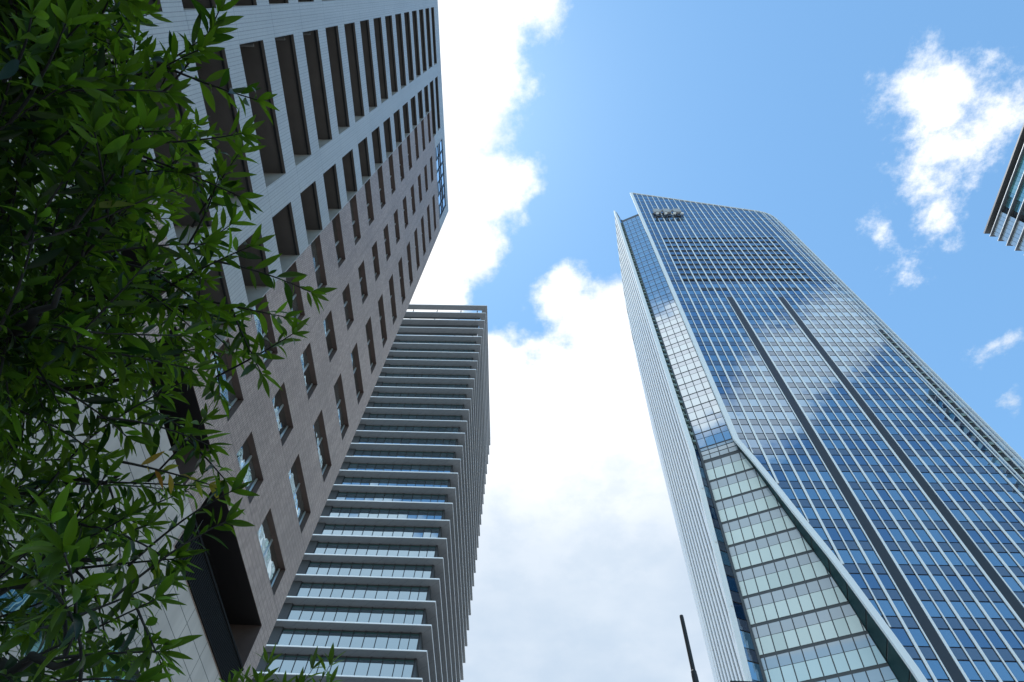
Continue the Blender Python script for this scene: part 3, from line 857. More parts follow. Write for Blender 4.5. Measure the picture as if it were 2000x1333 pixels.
# ------------------------------------------------------------------ building corner at the right edge
K4 = 4.0
cb_ = empty('corner_building', (135, 20, 0))
tag(cb_, 'office building corner with dark overhanging roof cut off by the right edge of the photo', 'office building')
BI = Matrix.Translation(-cb_.location)
def kbuild(b, name, m_, parent=None):
    o = b.build(name, m_)
    if parent is None: o.parent = cb_; o.matrix_parent_inverse = BI
    else: o.parent = parent
    return o
ROOFM = mat('dark_soffit', (.15,.16,.165), .6, metal=.2)
FINK = mat('grey_fin', (.16,.17,.185), .4, metal=.3)
WPAN = glass('pale_panel', [(0, (.5,.54,.6)), (.5, (.55,.59,.65))], refl=.2)
TGL = glass('aqua_glass', [(0, (.1,.28,.3)), (.5, (.14,.36,.37)), (.8, (.07,.2,.24))], refl=.3, tint=(.8,.98,1))
XK = 30*K4; YK = 14.65*K4; zK = [42.82-.04] + [42.21-.87*i for i in range(0, 60)]
b = MB()
b.box(XK, XK+26, 20, YK, 42.76*K4+H, 42.86*K4+H); kbuild(b, 'roof', ROOFM)
b = MB(); b.box(XK-.08, XK, 20, YK+.08, 42.75*K4+H, 42.88*K4+H); b.box(XK, XK+26, YK, YK+.08, 42.75*K4+H, 42.88*K4+H); kbuild(b, 'roof_edge', FINK)
b = MB(); b.box(XK+1.9, XK+25, 21, YK-1.6, 0, 42.755*K4+H); kbuild(b, 'core', CHAR)
rng = random.Random(21)
for i in range(1, 46):
    z = zK[i]*K4+H
    if z < 3: break
    b = MB(); b.box(XK+.0, XK+1.2, 21, YK, z-.34, z); b.box(XK+1.2, XK+25, YK-1.0, YK, z-.34, z); sl = kbuild(b, 'floor_band', FINK)
    e = MB(); e.box(XK-.05, XK, 21, YK+.05, z-.14, z+.02); e.box(XK, XK+25, YK, YK+.05, z-.14, z+.02); kbuild(e, 'edge_trim', EDGE, sl)
    zt = z-.345; zb2 = zK[i+1]*K4+H
    yy = 14.5*K4
    b = MB()
    y_ = yy
    for j in range(6):
        b.poly([(XK+.45,y_,zb2),(XK+.45,y_-.98,zb2),(XK+.45,y_-.98,zt),(XK+.45,y_,zt)], rng.random()); y_ -= 1.04
    b.poly([(XK+.45,yy,zb2),(XK+24,yy,zb2),(XK+24,yy,zt),(XK+.45,yy,zt)], .3)
    kbuild(b, 'pale_panel', WPAN)
    b = MB()
    y_ = 11.9*K4
    while y_ > 22.5:
        gap = 1.6 if int((11.9*K4-y_)/1.05) % 10 == 9 else 1.05
        b.poly([(XK+.6,y_,zb2),(XK+.6,y_-1.0,zb2),(XK+.6,y_-1.0,zt),(XK+.6,y_,zt)], rng.random()); y_ -= gap
    b.poly([(XK+.9,12.6*K4,zb2),(XK+.9,11.95*K4,zb2),(XK+.9,11.95*K4,zt),(XK+.9,12.6*K4,zt)], .9)
    kbuild(b, 'ribbon_window', TGL)

# ------------------------------------------------------------------ slim pole and sign panel at the bottom edge
po = empty('slim_pole', (2.442, 9.0, .12))
tag(po, 'slim black pole with thicker lower sleeve rising left of the finned glass tower', 'pole')
BLK = mat('black_paint', (.018,.019,.022), .65, var=.15, vscale=9)
def pb(b, name, root, m_):
    o = b.build(name, m_); o.parent = root; o.matrix_parent_inverse = Matrix.Translation(-root.location); return o
x, y = 2.442, 9.0
b = MB(); b.tube([(x,y,.2),(x,y,6.12+H-.1),(x,y,6.12+H)], [.06,.046,.045], 14); pb(b, 'sleeve', po, BLK)
b = MB(); b.tube([(x,y,6.12+H),(x,y,6.17+H),(x,y,6.19+H)], [.042,.042,.032], 14); pb(b, 'collar', po, BLK)
b = MB(); b.tube([(x,y,6.19+H),(x,y,7.12+H),(x,y,7.15+H),(x,y,7.158+H)], [.034,.032,.03,.02], 14); pb(b, 'upper_tube', po, BLK)
b = MB(); b.box(x-.16, x+.16, y-.16, y+.16, .12, .15)
b.tube([(x,y,.15),(x,y,.2)], [.11,.08], 14); pb(b, 'base_plate', po, BLK)
sg = empty('roadside_sign', (3.26, 9.1, .12))
tag(sg, 'dark flat topped panel just showing above the bottom edge under the pale green glass rows', 'sign panel')
x, y = 3.26, 9.1
zt = 6.085+H
b = MB(); b.box(x-.29, x+.29, y-.05, y+.05, zt-.9, zt); pb(b, 'panel', sg, BLK)
b = MB(); b.tube([(x,y+.1,.12),(x,y+.1,zt-.1)], .05, 12); pb(b, 'post', sg, BLK)
b = MB(); b.box(x-.05, x+.05, y+.05, y+.1, zt-.3, zt-.2); b.box(x-.05, x+.05, y+.05, y+.1, zt-.8, zt-.7); pb(b, 'bracket', sg, BLK)

# ------------------------------------------------------------------ foliage
def leaf_mat():
    m_ = bpy.data.materials.new('leaf'); m_.use_nodes = True
    T = m_.node_tree; b = T.nodes['Principled BSDF']
    at = T.nodes.new('ShaderNodeAttribute'); at.attribute_name = 'rnd'
    c1 = T.nodes.new('ShaderNodeValToRGB'); e = c1.color_ramp.elements
    e[0].position = 0; e[0].color = (.005,.015,.005,1); e[1].position = .8; e[1].color = (.016,.036,.008,1)
    for p, c in ((.9, (.09,.17,.02)), (.96, (.2,.2,.03)), (1.0, (.3,.13,.03))):
        k_ = e.new(p); k_.color = (*c, 1)
    c2 = T.nodes.new('ShaderNodeValToRGB'); e = c2.color_ramp.elements
    e[0].position = 0; e[0].color = (.016,.066,.005,1); e[1].position = .8; e[1].color = (.2,.33,.012,1)
    for p, c in ((.9, (.24,.45,.02)), (.96, (.5,.45,.04)), (1.0, (.5,.2,.03))):
        k_ = e.new(p); k_.color = (*c, 1)
    T.links.new(at.outputs['Fac'], c1.inputs[0]); T.links.new(at.outputs['Fac'], c2.inputs[0])
    T.links.new(c1.outputs[0], b.inputs['Base Color'])
    b.inputs['Roughness'].default_value = .38; b.inputs['Specular IOR Level'].default_value = .45
    tr = T.nodes.new('ShaderNodeBsdfTranslucent'); T.links.new(c2.outputs[0], tr.inputs[0])
    mx = T.nodes.new('ShaderNodeMixShader'); mx.inputs[0].default_value = .48
    T.links.new(b.outputs[0], mx.inputs[1]); T.links.new(tr.outputs[0], mx.inputs[2])
    T.links.new(mx.outputs[0], T.nodes['Material Output'].inputs[0])
    return m_
LEAF = leaf_mat()
BARK = mat('bark', (.022,.018,.015), .9, var=.3, vscale=30)
LP = [(0, .03), (.12, .25), (.29, .45), (.5, .5), (.7, .39), (.87, .19), (1, 0)]
def leaf(b, base, d, nrm, L, wid, rnd, droop, curl):
    d = d.normalized()
    sd = d.cross(nrm)
    if sd.length < 1e-3: sd = d.orthogonal()
    sd.normalize(); n = sd.cross(d)
    i0 = len(b.v)
    for t, w_ in LP:
        c = base + d*(L*t) - n*(L*droop*t*t) 
        hw = wid*L*w_
        lift = n*(hw*curl)
        if t == 1: b.v.append(tuple(c))
        else:
            b.v += [tuple(c - sd*hw + lift), tuple(c), tuple(c + sd*hw + lift)]
    for k in range(5):
        a = i0+3*k; c = a+3
        b.f += [(a, a+1, c+1, c), (a+1, a+2, c+2, c+1)]; b.a += [rnd, rnd]
    a = i0+15; t_ = i0+18
    b.f += [(a, a+1, t_), (a+1, a+2, t_)]; b.a += [rnd, rnd]
def rvec(r_): return Vector((r_.gauss(0, 1), r_.gauss(0, 1), r_.gauss(0, 1))).normalized()
def twig(lb, tb, p0, p1, r_, nleaf, Lmax, start=.25, rnd=None, sag=.08):
    p0 = Vector(p0); p1 = Vector(p1)
    ax = p1-p0; ln = ax.length
    mid = (p0+p1)/2 + rvec(r_)*ln*.07 + Vector((0, 0, ln*sag))
    pts = []
    for k in range(7):
        t = k/6; pts.append(p0*(1-t)**2 + mid*2*t*(1-t) + p1*t*t)
    tb.tube(pts, [.0032*(1-.75*k/6)+.0008 for k in range(7)], 5, cap=False)
    phi = r_.random()*6.28
    for i in range(nleaf):
        t = start+(1-start)*(i+r_.random()*.5)/nleaf
        q = p0*(1-t)**2 + mid*2*t*(1-t) + p1*t*t
        tg = ((mid-p0)*(1-t)+(p1-mid)*t).normalized()
        a = tg.orthogonal().normalized(); c = tg.cross(a)
        phi += 2.4
        out = a*math.cos(phi)+c*math.sin(phi)
        k = r_.uniform(.55, 1.15)
        d = tg*k + out + Vector((0, 0, -.22))
        L = Lmax*r_.uniform(.45, 1.12)*(.85 if t > .85 else 1)
        nrm = (Vector((0, 0, 1)) + rvec(r_)*.55)
        rr = r_.random()*.82 if rnd is None else rnd+r_.uniform(-.03, .03)
        if rnd is None and r_.random() < .04: rr = r_.uniform(.84, .93)
        if rnd is None and t > .8: rr = min(.9, rr+.15)
        leaf(lb, q+out*.003, d, nrm, L, r_.uniform(.19, .27), rr, r_.uniform(.05, .45), r_.uniform(.1, .6))
    for i in range(5):                        # rosette at the tip
        a = tg.orthogonal().normalized(); c = tg.cross(a); ph = phi+i*1.256
        out = a*math.cos(ph)+c*math.sin(ph)
        leaf(lb, p1, tg*1.1+out*.8+Vector((0,0,-.05)), Vector((0,0,1))+rvec(r_)*.5, Lmax*r_.uniform(.6, 1.0), r_.uniform(.19, .25),
             (min(.9, .45+r_.random()*.42) if rnd is None else rnd), r_.uniform(0, .2), .3)

LIMBS=[[(-2.80,0.90,3.20),(-2.30,0.30,3.50),(-1.90,-0.30,3.70)],
[(-2.65,0.85,3.90),(-2.50,0.00,4.20),(-2.20,-0.90,4.30)],
[(-2.90,0.95,2.40),(-2.70,0.20,2.90),(-2.30,-0.50,3.20)],
[(-2.90,0.95,2.40),(-1.71,1.56,2.79),(-1.31,1.37,2.72),(-1.08,1.26,2.71)],
[(-2.90,0.95,2.40),(-1.92,1.45,3.04),(-1.61,1.40,3.09),(-1.27,1.31,3.08)],
[(-2.90,0.95,2.40),(-1.51,1.49,2.50),(-1.12,1.28,2.44),(-0.97,1.26,2.45)],
[(-2.80,0.90,3.20),(-2.07,1.28,3.36),(-1.69,1.18,3.34),(-1.33,1.12,3.33)],
[(-2.80,0.90,3.20),(-2.04,0.99,3.57),(-1.70,0.91,3.49),(-1.37,0.91,3.48),(-1.14,0.94,3.49)],
[(-2.80,0.90,3.20),(-2.03,0.79,3.66),(-1.73,0.74,3.68),(-1.34,0.70,3.59)],
[(-2.65,0.85,3.90),(-2.06,0.62,3.83),(-1.67,0.52,3.79),(-1.29,0.46,3.69)],
[(-2.65,0.85,3.90),(-2.11,0.36,3.98),(-1.73,0.29,3.91),(-1.33,0.21,3.82)],
[(-2.65,0.85,3.90),(-2.07,0.13,4.03),(-1.71,0.07,3.94),(-1.33,0.01,3.84)],
[(-2.65,0.85,3.90),(-2.00,-0.15,4.09),(-1.57,-0.18,4.03)],
[(-2.65,0.85,3.90),(-2.00,-0.43,4.31),(-1.47,-0.45,4.18)],
[(-2.80,0.90,3.20),(-1.65,0.88,3.11),(-1.21,0.70,2.89),(-1.03,0.57,2.83)]]
TWIGS=[(-1.91,1.24,3.35,-1.85,1.46,3.05,1),
(-2.28,0.28,4.01,-2.10,0.02,4.09,1),
(-1.89,0.32,3.94,-1.62,0.28,3.91,1),
(-1.64,1.17,3.34,-1.37,1.14,3.30,1),
(-2.26,0.96,3.46,-1.93,0.94,3.55,1),
(-1.56,0.72,3.64,-1.39,0.89,3.48,1),
(-2.37,0.42,3.98,-2.31,0.14,4.15,1),
(-2.32,0.44,3.98,-2.14,0.20,4.01,1),
(-2.10,-0.25,4.25,-1.89,-0.45,4.28,1),
(-1.95,-0.39,4.27,-1.68,-0.47,4.22,1),
(-1.76,0.08,3.96,-1.79,-0.19,4.06,1),
(-2.22,0.31,4.00,-1.99,0.12,3.97,2),
(-2.37,0.39,3.46,-2.20,0.12,3.60,2),
(-2.03,0.79,3.66,-1.84,0.61,3.80,1),
(-2.64,0.10,2.94,-2.55,-0.13,3.06,2),
(-2.37,0.42,3.98,-2.12,0.32,4.00,1),
(-1.71,1.56,2.79,-1.53,1.48,2.53,1),
(-2.65,0.85,3.90,-2.45,0.70,3.94,1),
(-2.54,0.77,3.92,-2.29,0.72,3.82,1),
(-1.65,0.88,3.11,-1.37,0.79,3.02,1),
(-2.00,0.61,3.82,-1.90,0.37,3.93,1),
(-2.33,0.22,4.10,-2.09,0.04,4.08,2),
(-1.98,0.89,3.13,-1.63,0.88,3.06,1),
(-2.59,0.49,4.03,-2.33,0.39,4.00,2),
(-1.61,1.51,2.65,-1.40,1.38,2.50,1),
(-2.25,0.82,3.53,-2.04,1.04,3.55,1),
(-2.04,0.99,3.57,-1.84,0.77,3.62,1),
(-1.50,0.24,3.86,-1.28,0.03,3.86,1),
(-2.00,0.61,3.82,-1.86,0.36,3.93,1),
(-2.09,-0.00,4.07,-2.04,-0.23,4.25,1),
(-1.97,0.11,4.01,-1.78,-0.12,4.03,1),
(-2.36,0.84,3.46,-2.13,0.76,3.58,1),
(-2.19,0.43,3.97,-2.21,0.14,3.99,1),
(-1.99,0.98,3.56,-1.86,1.19,3.40,1),
(-1.93,0.44,3.90,-1.96,0.17,4.00,1),
(-1.81,0.08,3.97,-1.64,-0.12,4.05,1),
(-1.55,1.16,3.33,-1.41,0.97,3.49,1),
(-2.23,0.69,3.85,-2.06,0.74,3.64,1),
(-2.57,0.75,3.92,-2.42,0.52,4.04,2),
(-1.47,1.42,2.54,-1.22,1.29,2.49,1),
(-2.14,0.24,3.99,-1.87,0.16,3.99,1),
(-2.20,1.30,2.86,-1.93,1.50,3.01,1),
(-1.65,0.06,3.93,-1.38,0.16,3.81,1),
(-2.44,0.44,4.01,-2.50,0.17,4.19,2),
(-1.42,0.91,3.48,-1.14,0.91,3.43,1),
(-2.28,0.81,3.50,-2.01,0.93,3.51,1),
(-2.41,-0.26,4.23,-2.27,-0.59,4.23,2),
(-2.14,0.24,3.99,-2.10,0.00,4.13,2),
(-2.33,0.22,4.10,-2.15,0.02,4.04,1),
(-2.20,0.27,3.98,-1.95,0.40,3.94,1),
(-2.42,0.64,3.93,-2.12,0.63,3.90,1),
(-2.47,0.48,4.02,-2.29,0.28,3.94,1),
(-1.64,1.17,3.34,-1.50,0.96,3.44,1),
(-1.56,0.50,3.76,-1.37,0.67,3.65,1),
(-2.61,0.61,3.99,-2.63,0.34,4.09,2),
(-2.20,0.35,3.99,-1.98,0.18,4.02,1),
(-1.55,0.85,3.07,-1.29,0.80,2.92,1),
(-2.17,1.23,3.33,-1.87,1.21,3.28,1),
(-2.26,0.64,3.92,-2.01,0.64,3.76,1),
(-1.60,0.05,3.91,-1.53,-0.22,3.98,1),
(-1.98,0.89,3.13,-1.69,0.95,3.11,1),
(-2.04,0.99,3.57,-1.93,1.18,3.40,1),
(-1.47,0.91,3.48,-1.35,1.15,3.40,1),
(-1.70,0.91,3.49,-1.54,0.78,3.68,1),
(-1.77,-0.02,3.99,-1.55,0.05,3.82,1),
(-2.05,1.38,2.68,-1.89,1.46,2.97,1),
(-2.11,0.07,4.09,-2.05,-0.20,4.12,1),
(-1.42,0.62,3.69,-1.29,0.38,3.70,1),
(-1.67,0.27,3.90,-1.44,0.10,3.87,1),
(-1.49,0.83,3.06,-1.26,0.67,2.97,1),
(-1.51,0.91,3.49,-1.32,0.72,3.52,1),
(-1.27,0.72,2.92,-1.03,0.66,2.82,1),
(-2.34,0.57,3.95,-2.41,0.31,4.01,2),
(-2.37,0.37,3.98,-2.35,0.12,4.09,1),
(-2.36,0.23,4.04,-2.08,0.21,4.02,1),
(-2.00,-0.15,4.09,-2.01,-0.36,4.28,1),
(-2.51,0.75,3.93,-2.29,0.55,3.89,1),
(-2.18,0.14,4.05,-2.13,-0.06,4.25,1),
(-2.28,1.17,3.31,-2.06,1.27,3.44,1),
(-1.47,0.81,3.55,-1.23,0.88,3.42,1),
(-2.28,1.17,3.31,-2.05,1.27,3.44,1),
(-1.41,0.77,3.03,-1.18,0.77,2.86,1),
(-1.81,0.08,3.97,-1.63,-0.10,4.07,1),
(-1.67,0.27,3.90,-1.50,0.06,3.81,1),
(-2.31,0.29,3.51,-2.21,0.02,3.60,2),
(-1.73,0.53,3.79,-1.49,0.42,3.69,1),
(-1.37,1.39,2.73,-1.16,1.21,2.71,1),
(-1.49,0.56,3.72,-1.42,0.29,3.79,1),
(-2.01,-0.29,4.22,-1.75,-0.40,4.18,1),
(-2.50,0.71,3.92,-2.25,0.56,3.90,1),
(-2.35,0.32,4.04,-2.29,0.05,4.08,1),
(-2.01,1.27,3.36,-1.75,1.20,3.43,1),
(-2.28,0.28,4.01,-2.11,0.08,4.09,1),
(-2.48,0.25,4.14,-2.56,0.02,4.26,2),
(-2.00,1.22,3.31,-1.75,1.11,3.33,1),
(-2.36,0.84,3.46,-2.05,0.90,3.56,1),
(-2.37,0.39,3.46,-2.22,0.16,3.63,2),
(-2.33,0.23,4.06,-2.05,0.28,4.02,1),
(-1.70,0.91,3.49,-1.47,1.07,3.38,1),
(-1.73,0.74,3.68,-1.49,0.88,3.56,1),
(-2.28,1.17,3.31,-2.00,1.17,3.37,1),
(-1.60,0.82,3.61,-1.52,0.56,3.68,1),
(-2.18,1.17,3.33,-1.96,1.32,3.41,1),
(-2.65,0.85,3.90,-2.49,0.66,4.03,1),
(-2.23,0.37,3.99,-2.19,0.14,4.14,1),
(-1.58,0.86,3.07,-1.39,0.76,2.88,1),
(-1.56,0.50,3.76,-1.31,0.38,3.73,1),
(-2.38,1.12,3.29,-2.09,1.19,3.33,1),
(-1.59,1.16,3.34,-1.32,1.20,3.28,1),
(-1.64,0.49,3.76,-1.47,0.28,3.77,1),
(-1.70,0.29,3.92,-1.49,0.12,3.84,1),
(-1.99,0.98,3.56,-1.75,0.83,3.54,1),
(-1.92,0.10,4.00,-1.65,0.22,3.98,1),
(-2.29,-0.64,4.27,-2.16,-0.90,4.38,2),
(-2.37,0.30,4.08,-2.11,0.22,4.10,1),
(-1.54,0.63,3.66,-1.44,0.39,3.75,1),
(-1.44,0.84,3.50,-1.32,0.62,3.64,1),
(-2.38,1.12,3.29,-2.18,1.06,3.47,1),
(-1.57,0.72,3.64,-1.33,0.65,3.51,1),
(-1.90,0.77,3.67,-1.81,0.51,3.71,1),
(-1.18,1.31,2.72,-0.98,1.31,2.53,1),
(-1.46,0.13,3.85,-1.28,-0.08,3.83,1),
(-1.98,-0.36,4.27,-1.70,-0.35,4.27,1),
(-2.12,0.29,4.00,-1.88,0.40,3.88,1),
(-1.97,0.11,4.01,-1.70,-0.02,4.00,1),
(-1.87,1.44,3.05,-1.80,1.60,2.80,1),
(-2.01,1.44,2.96,-1.81,1.58,2.79,1),
(-2.26,0.14,3.56,-2.06,-0.09,3.52,2),
(-1.34,1.40,2.47,-1.09,1.30,2.62,1),
(-2.23,0.11,4.07,-1.99,0.09,3.91,2),
(-2.37,0.95,3.41,-2.14,1.08,3.50,1),
(-2.47,0.85,3.40,-2.27,0.84,3.63,1),
(-1.87,0.07,4.01,-1.93,-0.21,4.00,1),
(-2.54,0.77,3.92,-2.29,0.78,3.78,1),
(-1.94,0.96,3.55,-1.66,1.00,3.54,1),
(-1.91,0.44,3.90,-1.65,0.33,3.81,1),
(-1.82,0.40,3.87,-1.61,0.46,3.68,1),
(-1.95,0.33,3.95,-1.73,0.43,3.78,1),
(-1.73,0.29,3.91,-1.51,0.39,3.77,1),
(-1.90,0.03,4.02,-1.91,-0.17,3.76,1),
(-2.33,0.84,3.56,-2.18,0.74,3.77,1),
(-1.70,0.91,3.49,-1.47,0.76,3.52,1),
(-1.73,0.29,3.91,-1.66,0.03,3.82,1),
(-1.93,0.69,3.74,-1.72,0.75,3.56,1),
(-1.70,0.29,3.92,-1.48,0.17,3.77,1),
(-2.07,1.28,3.36,-1.92,1.42,3.15,1),
(-2.28,1.14,3.30,-2.00,1.16,3.30,1),
(-1.71,0.07,3.94,-1.48,-0.08,3.85,1),
(-1.78,0.55,3.80,-1.56,0.40,3.70,1),
(-1.36,0.74,3.01,-1.22,0.69,2.77,1),
(-2.00,-0.15,4.09,-1.76,-0.25,3.97,1),
(-2.47,0.48,4.02,-2.40,0.26,4.18,2),
(-2.20,1.21,3.36,-2.01,1.10,3.54,1),
(-2.26,0.64,3.92,-2.07,0.80,3.77,1),
(-1.75,0.01,4.00,-1.56,-0.01,3.79,1),
(-1.28,0.77,2.93,-1.14,0.61,2.74,1),
(-2.24,1.08,3.42,-2.10,0.83,3.48,1),
(-2.25,0.82,3.53,-2.10,1.02,3.67,1),
(-1.85,1.49,2.96,-1.63,1.64,2.82,1),
(-2.76,0.41,2.76,-2.70,0.25,3.01,2),
(-2.03,0.79,3.66,-1.84,0.83,3.46,1),
(-2.02,0.36,3.95,-1.74,0.41,3.91,1),
(-1.85,1.22,3.35,-1.62,1.09,3.43,1),
(-1.97,1.38,3.21,-1.88,1.47,2.93,1),
(-1.28,1.35,2.72,-1.03,1.26,2.83,1),
(-2.07,-0.12,4.11,-2.00,-0.30,4.31,1),
(-1.62,0.51,3.77,-1.39,0.35,3.72,1),
(-1.91,0.44,3.90,-1.71,0.29,4.03,1),
(-1.70,-0.44,4.23,-1.46,-0.52,4.08,1),
(-2.15,0.10,4.01,-2.03,-0.08,4.19,1),
(-1.69,-0.06,4.03,-1.48,-0.24,4.09,1),
(-1.55,0.85,3.07,-1.32,0.65,3.02,1),
(-2.11,0.07,4.09,-2.12,-0.21,4.14,1),
(-1.62,-0.44,4.21,-1.36,-0.40,4.17,1),
(-1.64,0.00,3.89,-1.57,-0.11,4.13,1),
(-1.93,0.38,3.94,-1.75,0.16,3.87,1),
(-2.50,0.00,4.20,-2.44,-0.21,4.34,2),
(-2.09,1.15,3.30,-1.89,0.98,3.14,1),
(-1.69,1.18,3.34,-1.54,1.03,3.53,1),
(-2.15,0.03,4.16,-2.00,-0.17,4.28,1),
(-2.19,0.99,3.44,-1.93,0.88,3.44,1),
(-1.58,0.86,3.07,-1.35,0.89,2.94,1),
(-2.10,-0.25,4.25,-1.83,-0.33,4.34,1),
(-2.47,0.48,4.02,-2.39,0.29,4.20,1),
(-2.20,0.23,3.98,-1.96,0.19,4.11,1),
(-2.14,0.72,3.74,-2.11,0.47,3.87,1),
(-1.61,1.40,3.09,-1.38,1.25,2.99,1),
(-2.01,-0.29,4.22,-1.76,-0.35,4.34,1),
(-1.89,0.58,3.81,-1.69,0.41,3.91,1),
(-2.23,0.11,4.07,-2.09,-0.12,4.00,1),
(-2.09,1.15,3.46,-2.06,1.41,3.35,1),
(-2.10,0.95,3.44,-1.91,1.06,3.63,1),
(-1.46,1.36,3.09,-1.31,1.37,2.85,1),
(-1.55,0.37,3.77,-1.26,0.32,3.81,1),
(-1.63,0.45,3.73,-1.39,0.38,3.62,1),
(-2.53,-0.10,3.03,-2.49,-0.43,3.18,2),
(-1.79,0.31,3.93,-1.75,0.05,3.82,1),
(-1.90,-0.04,3.93,-1.79,-0.28,4.00,1),
(-2.33,0.61,3.90,-2.38,0.34,3.88,2),
(-2.00,1.22,3.31,-1.78,1.13,3.46,1),
(-2.08,0.00,4.11,-1.97,-0.23,4.20,1),
(-1.60,1.50,2.77,-1.45,1.47,3.02,1),
(-2.32,0.64,3.92,-2.08,0.51,4.01,1),
(-1.52,0.34,3.77,-1.41,0.09,3.74,1),
(-1.43,1.14,3.33,-1.18,1.01,3.38,1),
(-1.91,-0.08,4.00,-1.64,0.00,4.05,1),
(-2.09,0.21,3.98,-1.95,-0.02,4.09,1),
(-2.33,0.61,3.90,-2.06,0.70,3.94,1),
(-2.19,0.13,3.56,-2.14,-0.10,3.71,2),
(-1.95,0.33,3.95,-1.88,0.08,3.85,1),
(-1.76,-0.04,4.03,-1.66,-0.30,3.98,1),
(-2.28,0.27,4.08,-2.39,0.06,4.24,2),
(-2.09,0.89,3.51,-1.85,0.76,3.53,1),
(-1.55,0.85,3.07,-1.27,0.87,2.98,1),
(-2.28,0.27,4.08,-2.06,0.19,3.91,1),
(-1.87,1.39,3.14,-1.63,1.28,3.26,1),
(-1.17,1.33,2.57,-1.00,1.13,2.40,1),
(-2.40,0.78,3.84,-2.25,0.91,3.63,1),
(-1.75,0.42,3.80,-1.61,0.18,3.78,1),
(-2.44,0.47,3.41,-2.17,0.34,3.46,2),
(-2.07,0.95,3.51,-1.94,0.91,3.26,1),
(-2.04,0.93,3.44,-1.91,0.70,3.54,1),
(-2.00,-0.28,4.28,-1.97,-0.53,4.41,1),
(-2.04,-0.11,4.24,-2.17,-0.36,4.30,1),
(-1.78,-0.11,4.03,-1.57,-0.23,4.16,2),
(-1.90,1.13,3.45,-1.80,1.34,3.29,1),
(-2.52,0.67,3.96,-2.31,0.59,3.79,1),
(-1.55,-0.04,3.88,-1.33,-0.01,3.70,1),
(-2.45,0.77,3.87,-2.21,0.82,3.72,1),
(-1.90,1.52,2.87,-1.72,1.69,2.73,1),
(-1.87,0.68,3.68,-1.68,0.63,3.88,1),
(-2.03,-0.22,4.22,-2.06,-0.40,4.44,2),
(-1.46,0.40,3.65,-1.16,0.40,3.68,1),
(-1.42,0.62,3.69,-1.21,0.49,3.81,1),
(-1.58,0.86,3.07,-1.33,0.71,3.09,1),
(-2.12,-0.08,4.12,-1.94,-0.29,4.06,1),
(-2.02,0.12,4.02,-1.82,0.06,3.83,2),
(-2.22,0.31,4.00,-2.16,0.14,4.21,1),
(-2.18,0.26,4.03,-1.98,0.27,3.82,1),
(-2.20,0.22,4.03,-2.07,-0.00,3.92,1),
(-1.77,0.93,3.12,-1.48,0.96,3.11,1),
(-1.74,1.19,3.35,-1.60,0.95,3.35,1),
(-1.33,0.77,2.97,-1.05,0.76,2.89,1),
(-2.40,0.85,3.48,-2.23,0.71,3.66,1),
(-1.73,-0.13,4.01,-1.69,-0.29,4.25,1),
(-2.02,0.08,4.04,-1.98,-0.11,4.24,1),
(-1.99,-0.03,4.15,-1.95,-0.30,4.11,1),
(-2.53,-0.10,3.03,-2.46,-0.34,3.25,2),
(-1.83,-0.37,4.19,-1.57,-0.33,4.08,1),
(-1.97,0.11,4.01,-1.93,-0.08,4.22,2),
(-1.75,0.92,3.50,-1.52,0.75,3.48,1),
(-1.67,0.94,3.11,-1.40,0.89,3.12,1),
(-1.45,0.88,3.00,-1.22,0.73,3.06,1),
(-1.51,0.72,3.63,-1.28,0.55,3.57,1),
(-2.29,-0.64,4.27,-2.20,-0.91,4.15,2),
(-1.50,1.44,2.57,-1.33,1.22,2.47,1),
(-1.70,-0.24,4.18,-1.68,-0.43,4.38,2),
(-1.18,1.31,2.44,-0.98,1.21,2.30,1),
(-2.61,0.61,3.99,-2.68,0.29,4.00,2),
(-2.06,0.18,3.98,-2.01,0.00,4.20,1),
(-1.63,0.23,3.89,-1.57,0.01,4.06,1),
(-2.50,0.00,4.20,-2.24,-0.03,4.34,1),
(-1.69,-0.05,4.04,-1.68,-0.32,4.01,1),
(-2.40,0.85,3.48,-2.28,0.81,3.74,1),
(-1.99,-0.36,4.33,-1.74,-0.46,4.40,1),
(-1.47,1.42,2.54,-1.26,1.19,2.50,1),
(-2.11,0.36,3.98,-2.04,0.12,3.86,1),
(-1.26,1.29,2.72,-1.05,1.10,2.71,1),
(-1.61,0.94,3.11,-1.37,0.80,3.14,1),
(-2.15,0.10,4.06,-2.03,-0.08,4.24,1),
(-1.69,-0.06,4.03,-1.65,-0.33,4.07,1),
(-2.27,1.09,3.39,-1.99,1.10,3.40,1),
(-2.20,0.33,3.97,-2.02,0.14,3.86,1),
(-1.43,1.42,2.74,-1.17,1.37,2.86,1),
(-2.45,0.75,3.89,-2.27,0.75,3.68,1),
(-2.11,1.37,2.91,-1.94,1.59,2.98,1),
(-1.32,1.26,2.51,-1.11,1.13,2.38,1),
(-1.96,-0.22,4.12,-1.71,-0.33,4.07,1),
(-1.98,0.92,3.34,-1.88,0.73,3.51,1),
(-1.31,0.92,3.48,-1.08,1.03,3.61,1),
(-1.52,0.34,3.77,-1.53,0.06,3.73,1),
(-1.70,0.29,3.92,-1.53,0.26,3.70,1),
(-2.09,1.15,3.30,-1.92,1.23,3.51,1),
(-1.97,0.73,3.71,-1.77,0.54,3.64,1),
(-2.36,0.84,3.46,-2.25,1.13,3.47,1),
(-1.92,1.10,3.47,-1.68,1.25,3.49,1),
(-1.91,-0.08,4.00,-1.90,-0.31,4.17,2),
(-1.91,-0.30,4.31,-1.74,-0.33,4.09,1),
(-1.38,0.78,3.51,-1.17,0.91,3.65,1),
(-2.35,0.19,4.06,-2.09,0.24,4.16,1),
(-1.83,0.38,3.86,-1.84,0.11,3.81,1),
(-2.02,0.94,3.52,-1.81,0.83,3.38,1),
(-1.57,0.72,3.64,-1.37,0.55,3.55,1),
(-1.71,-0.22,4.14,-1.43,-0.25,4.09,1),
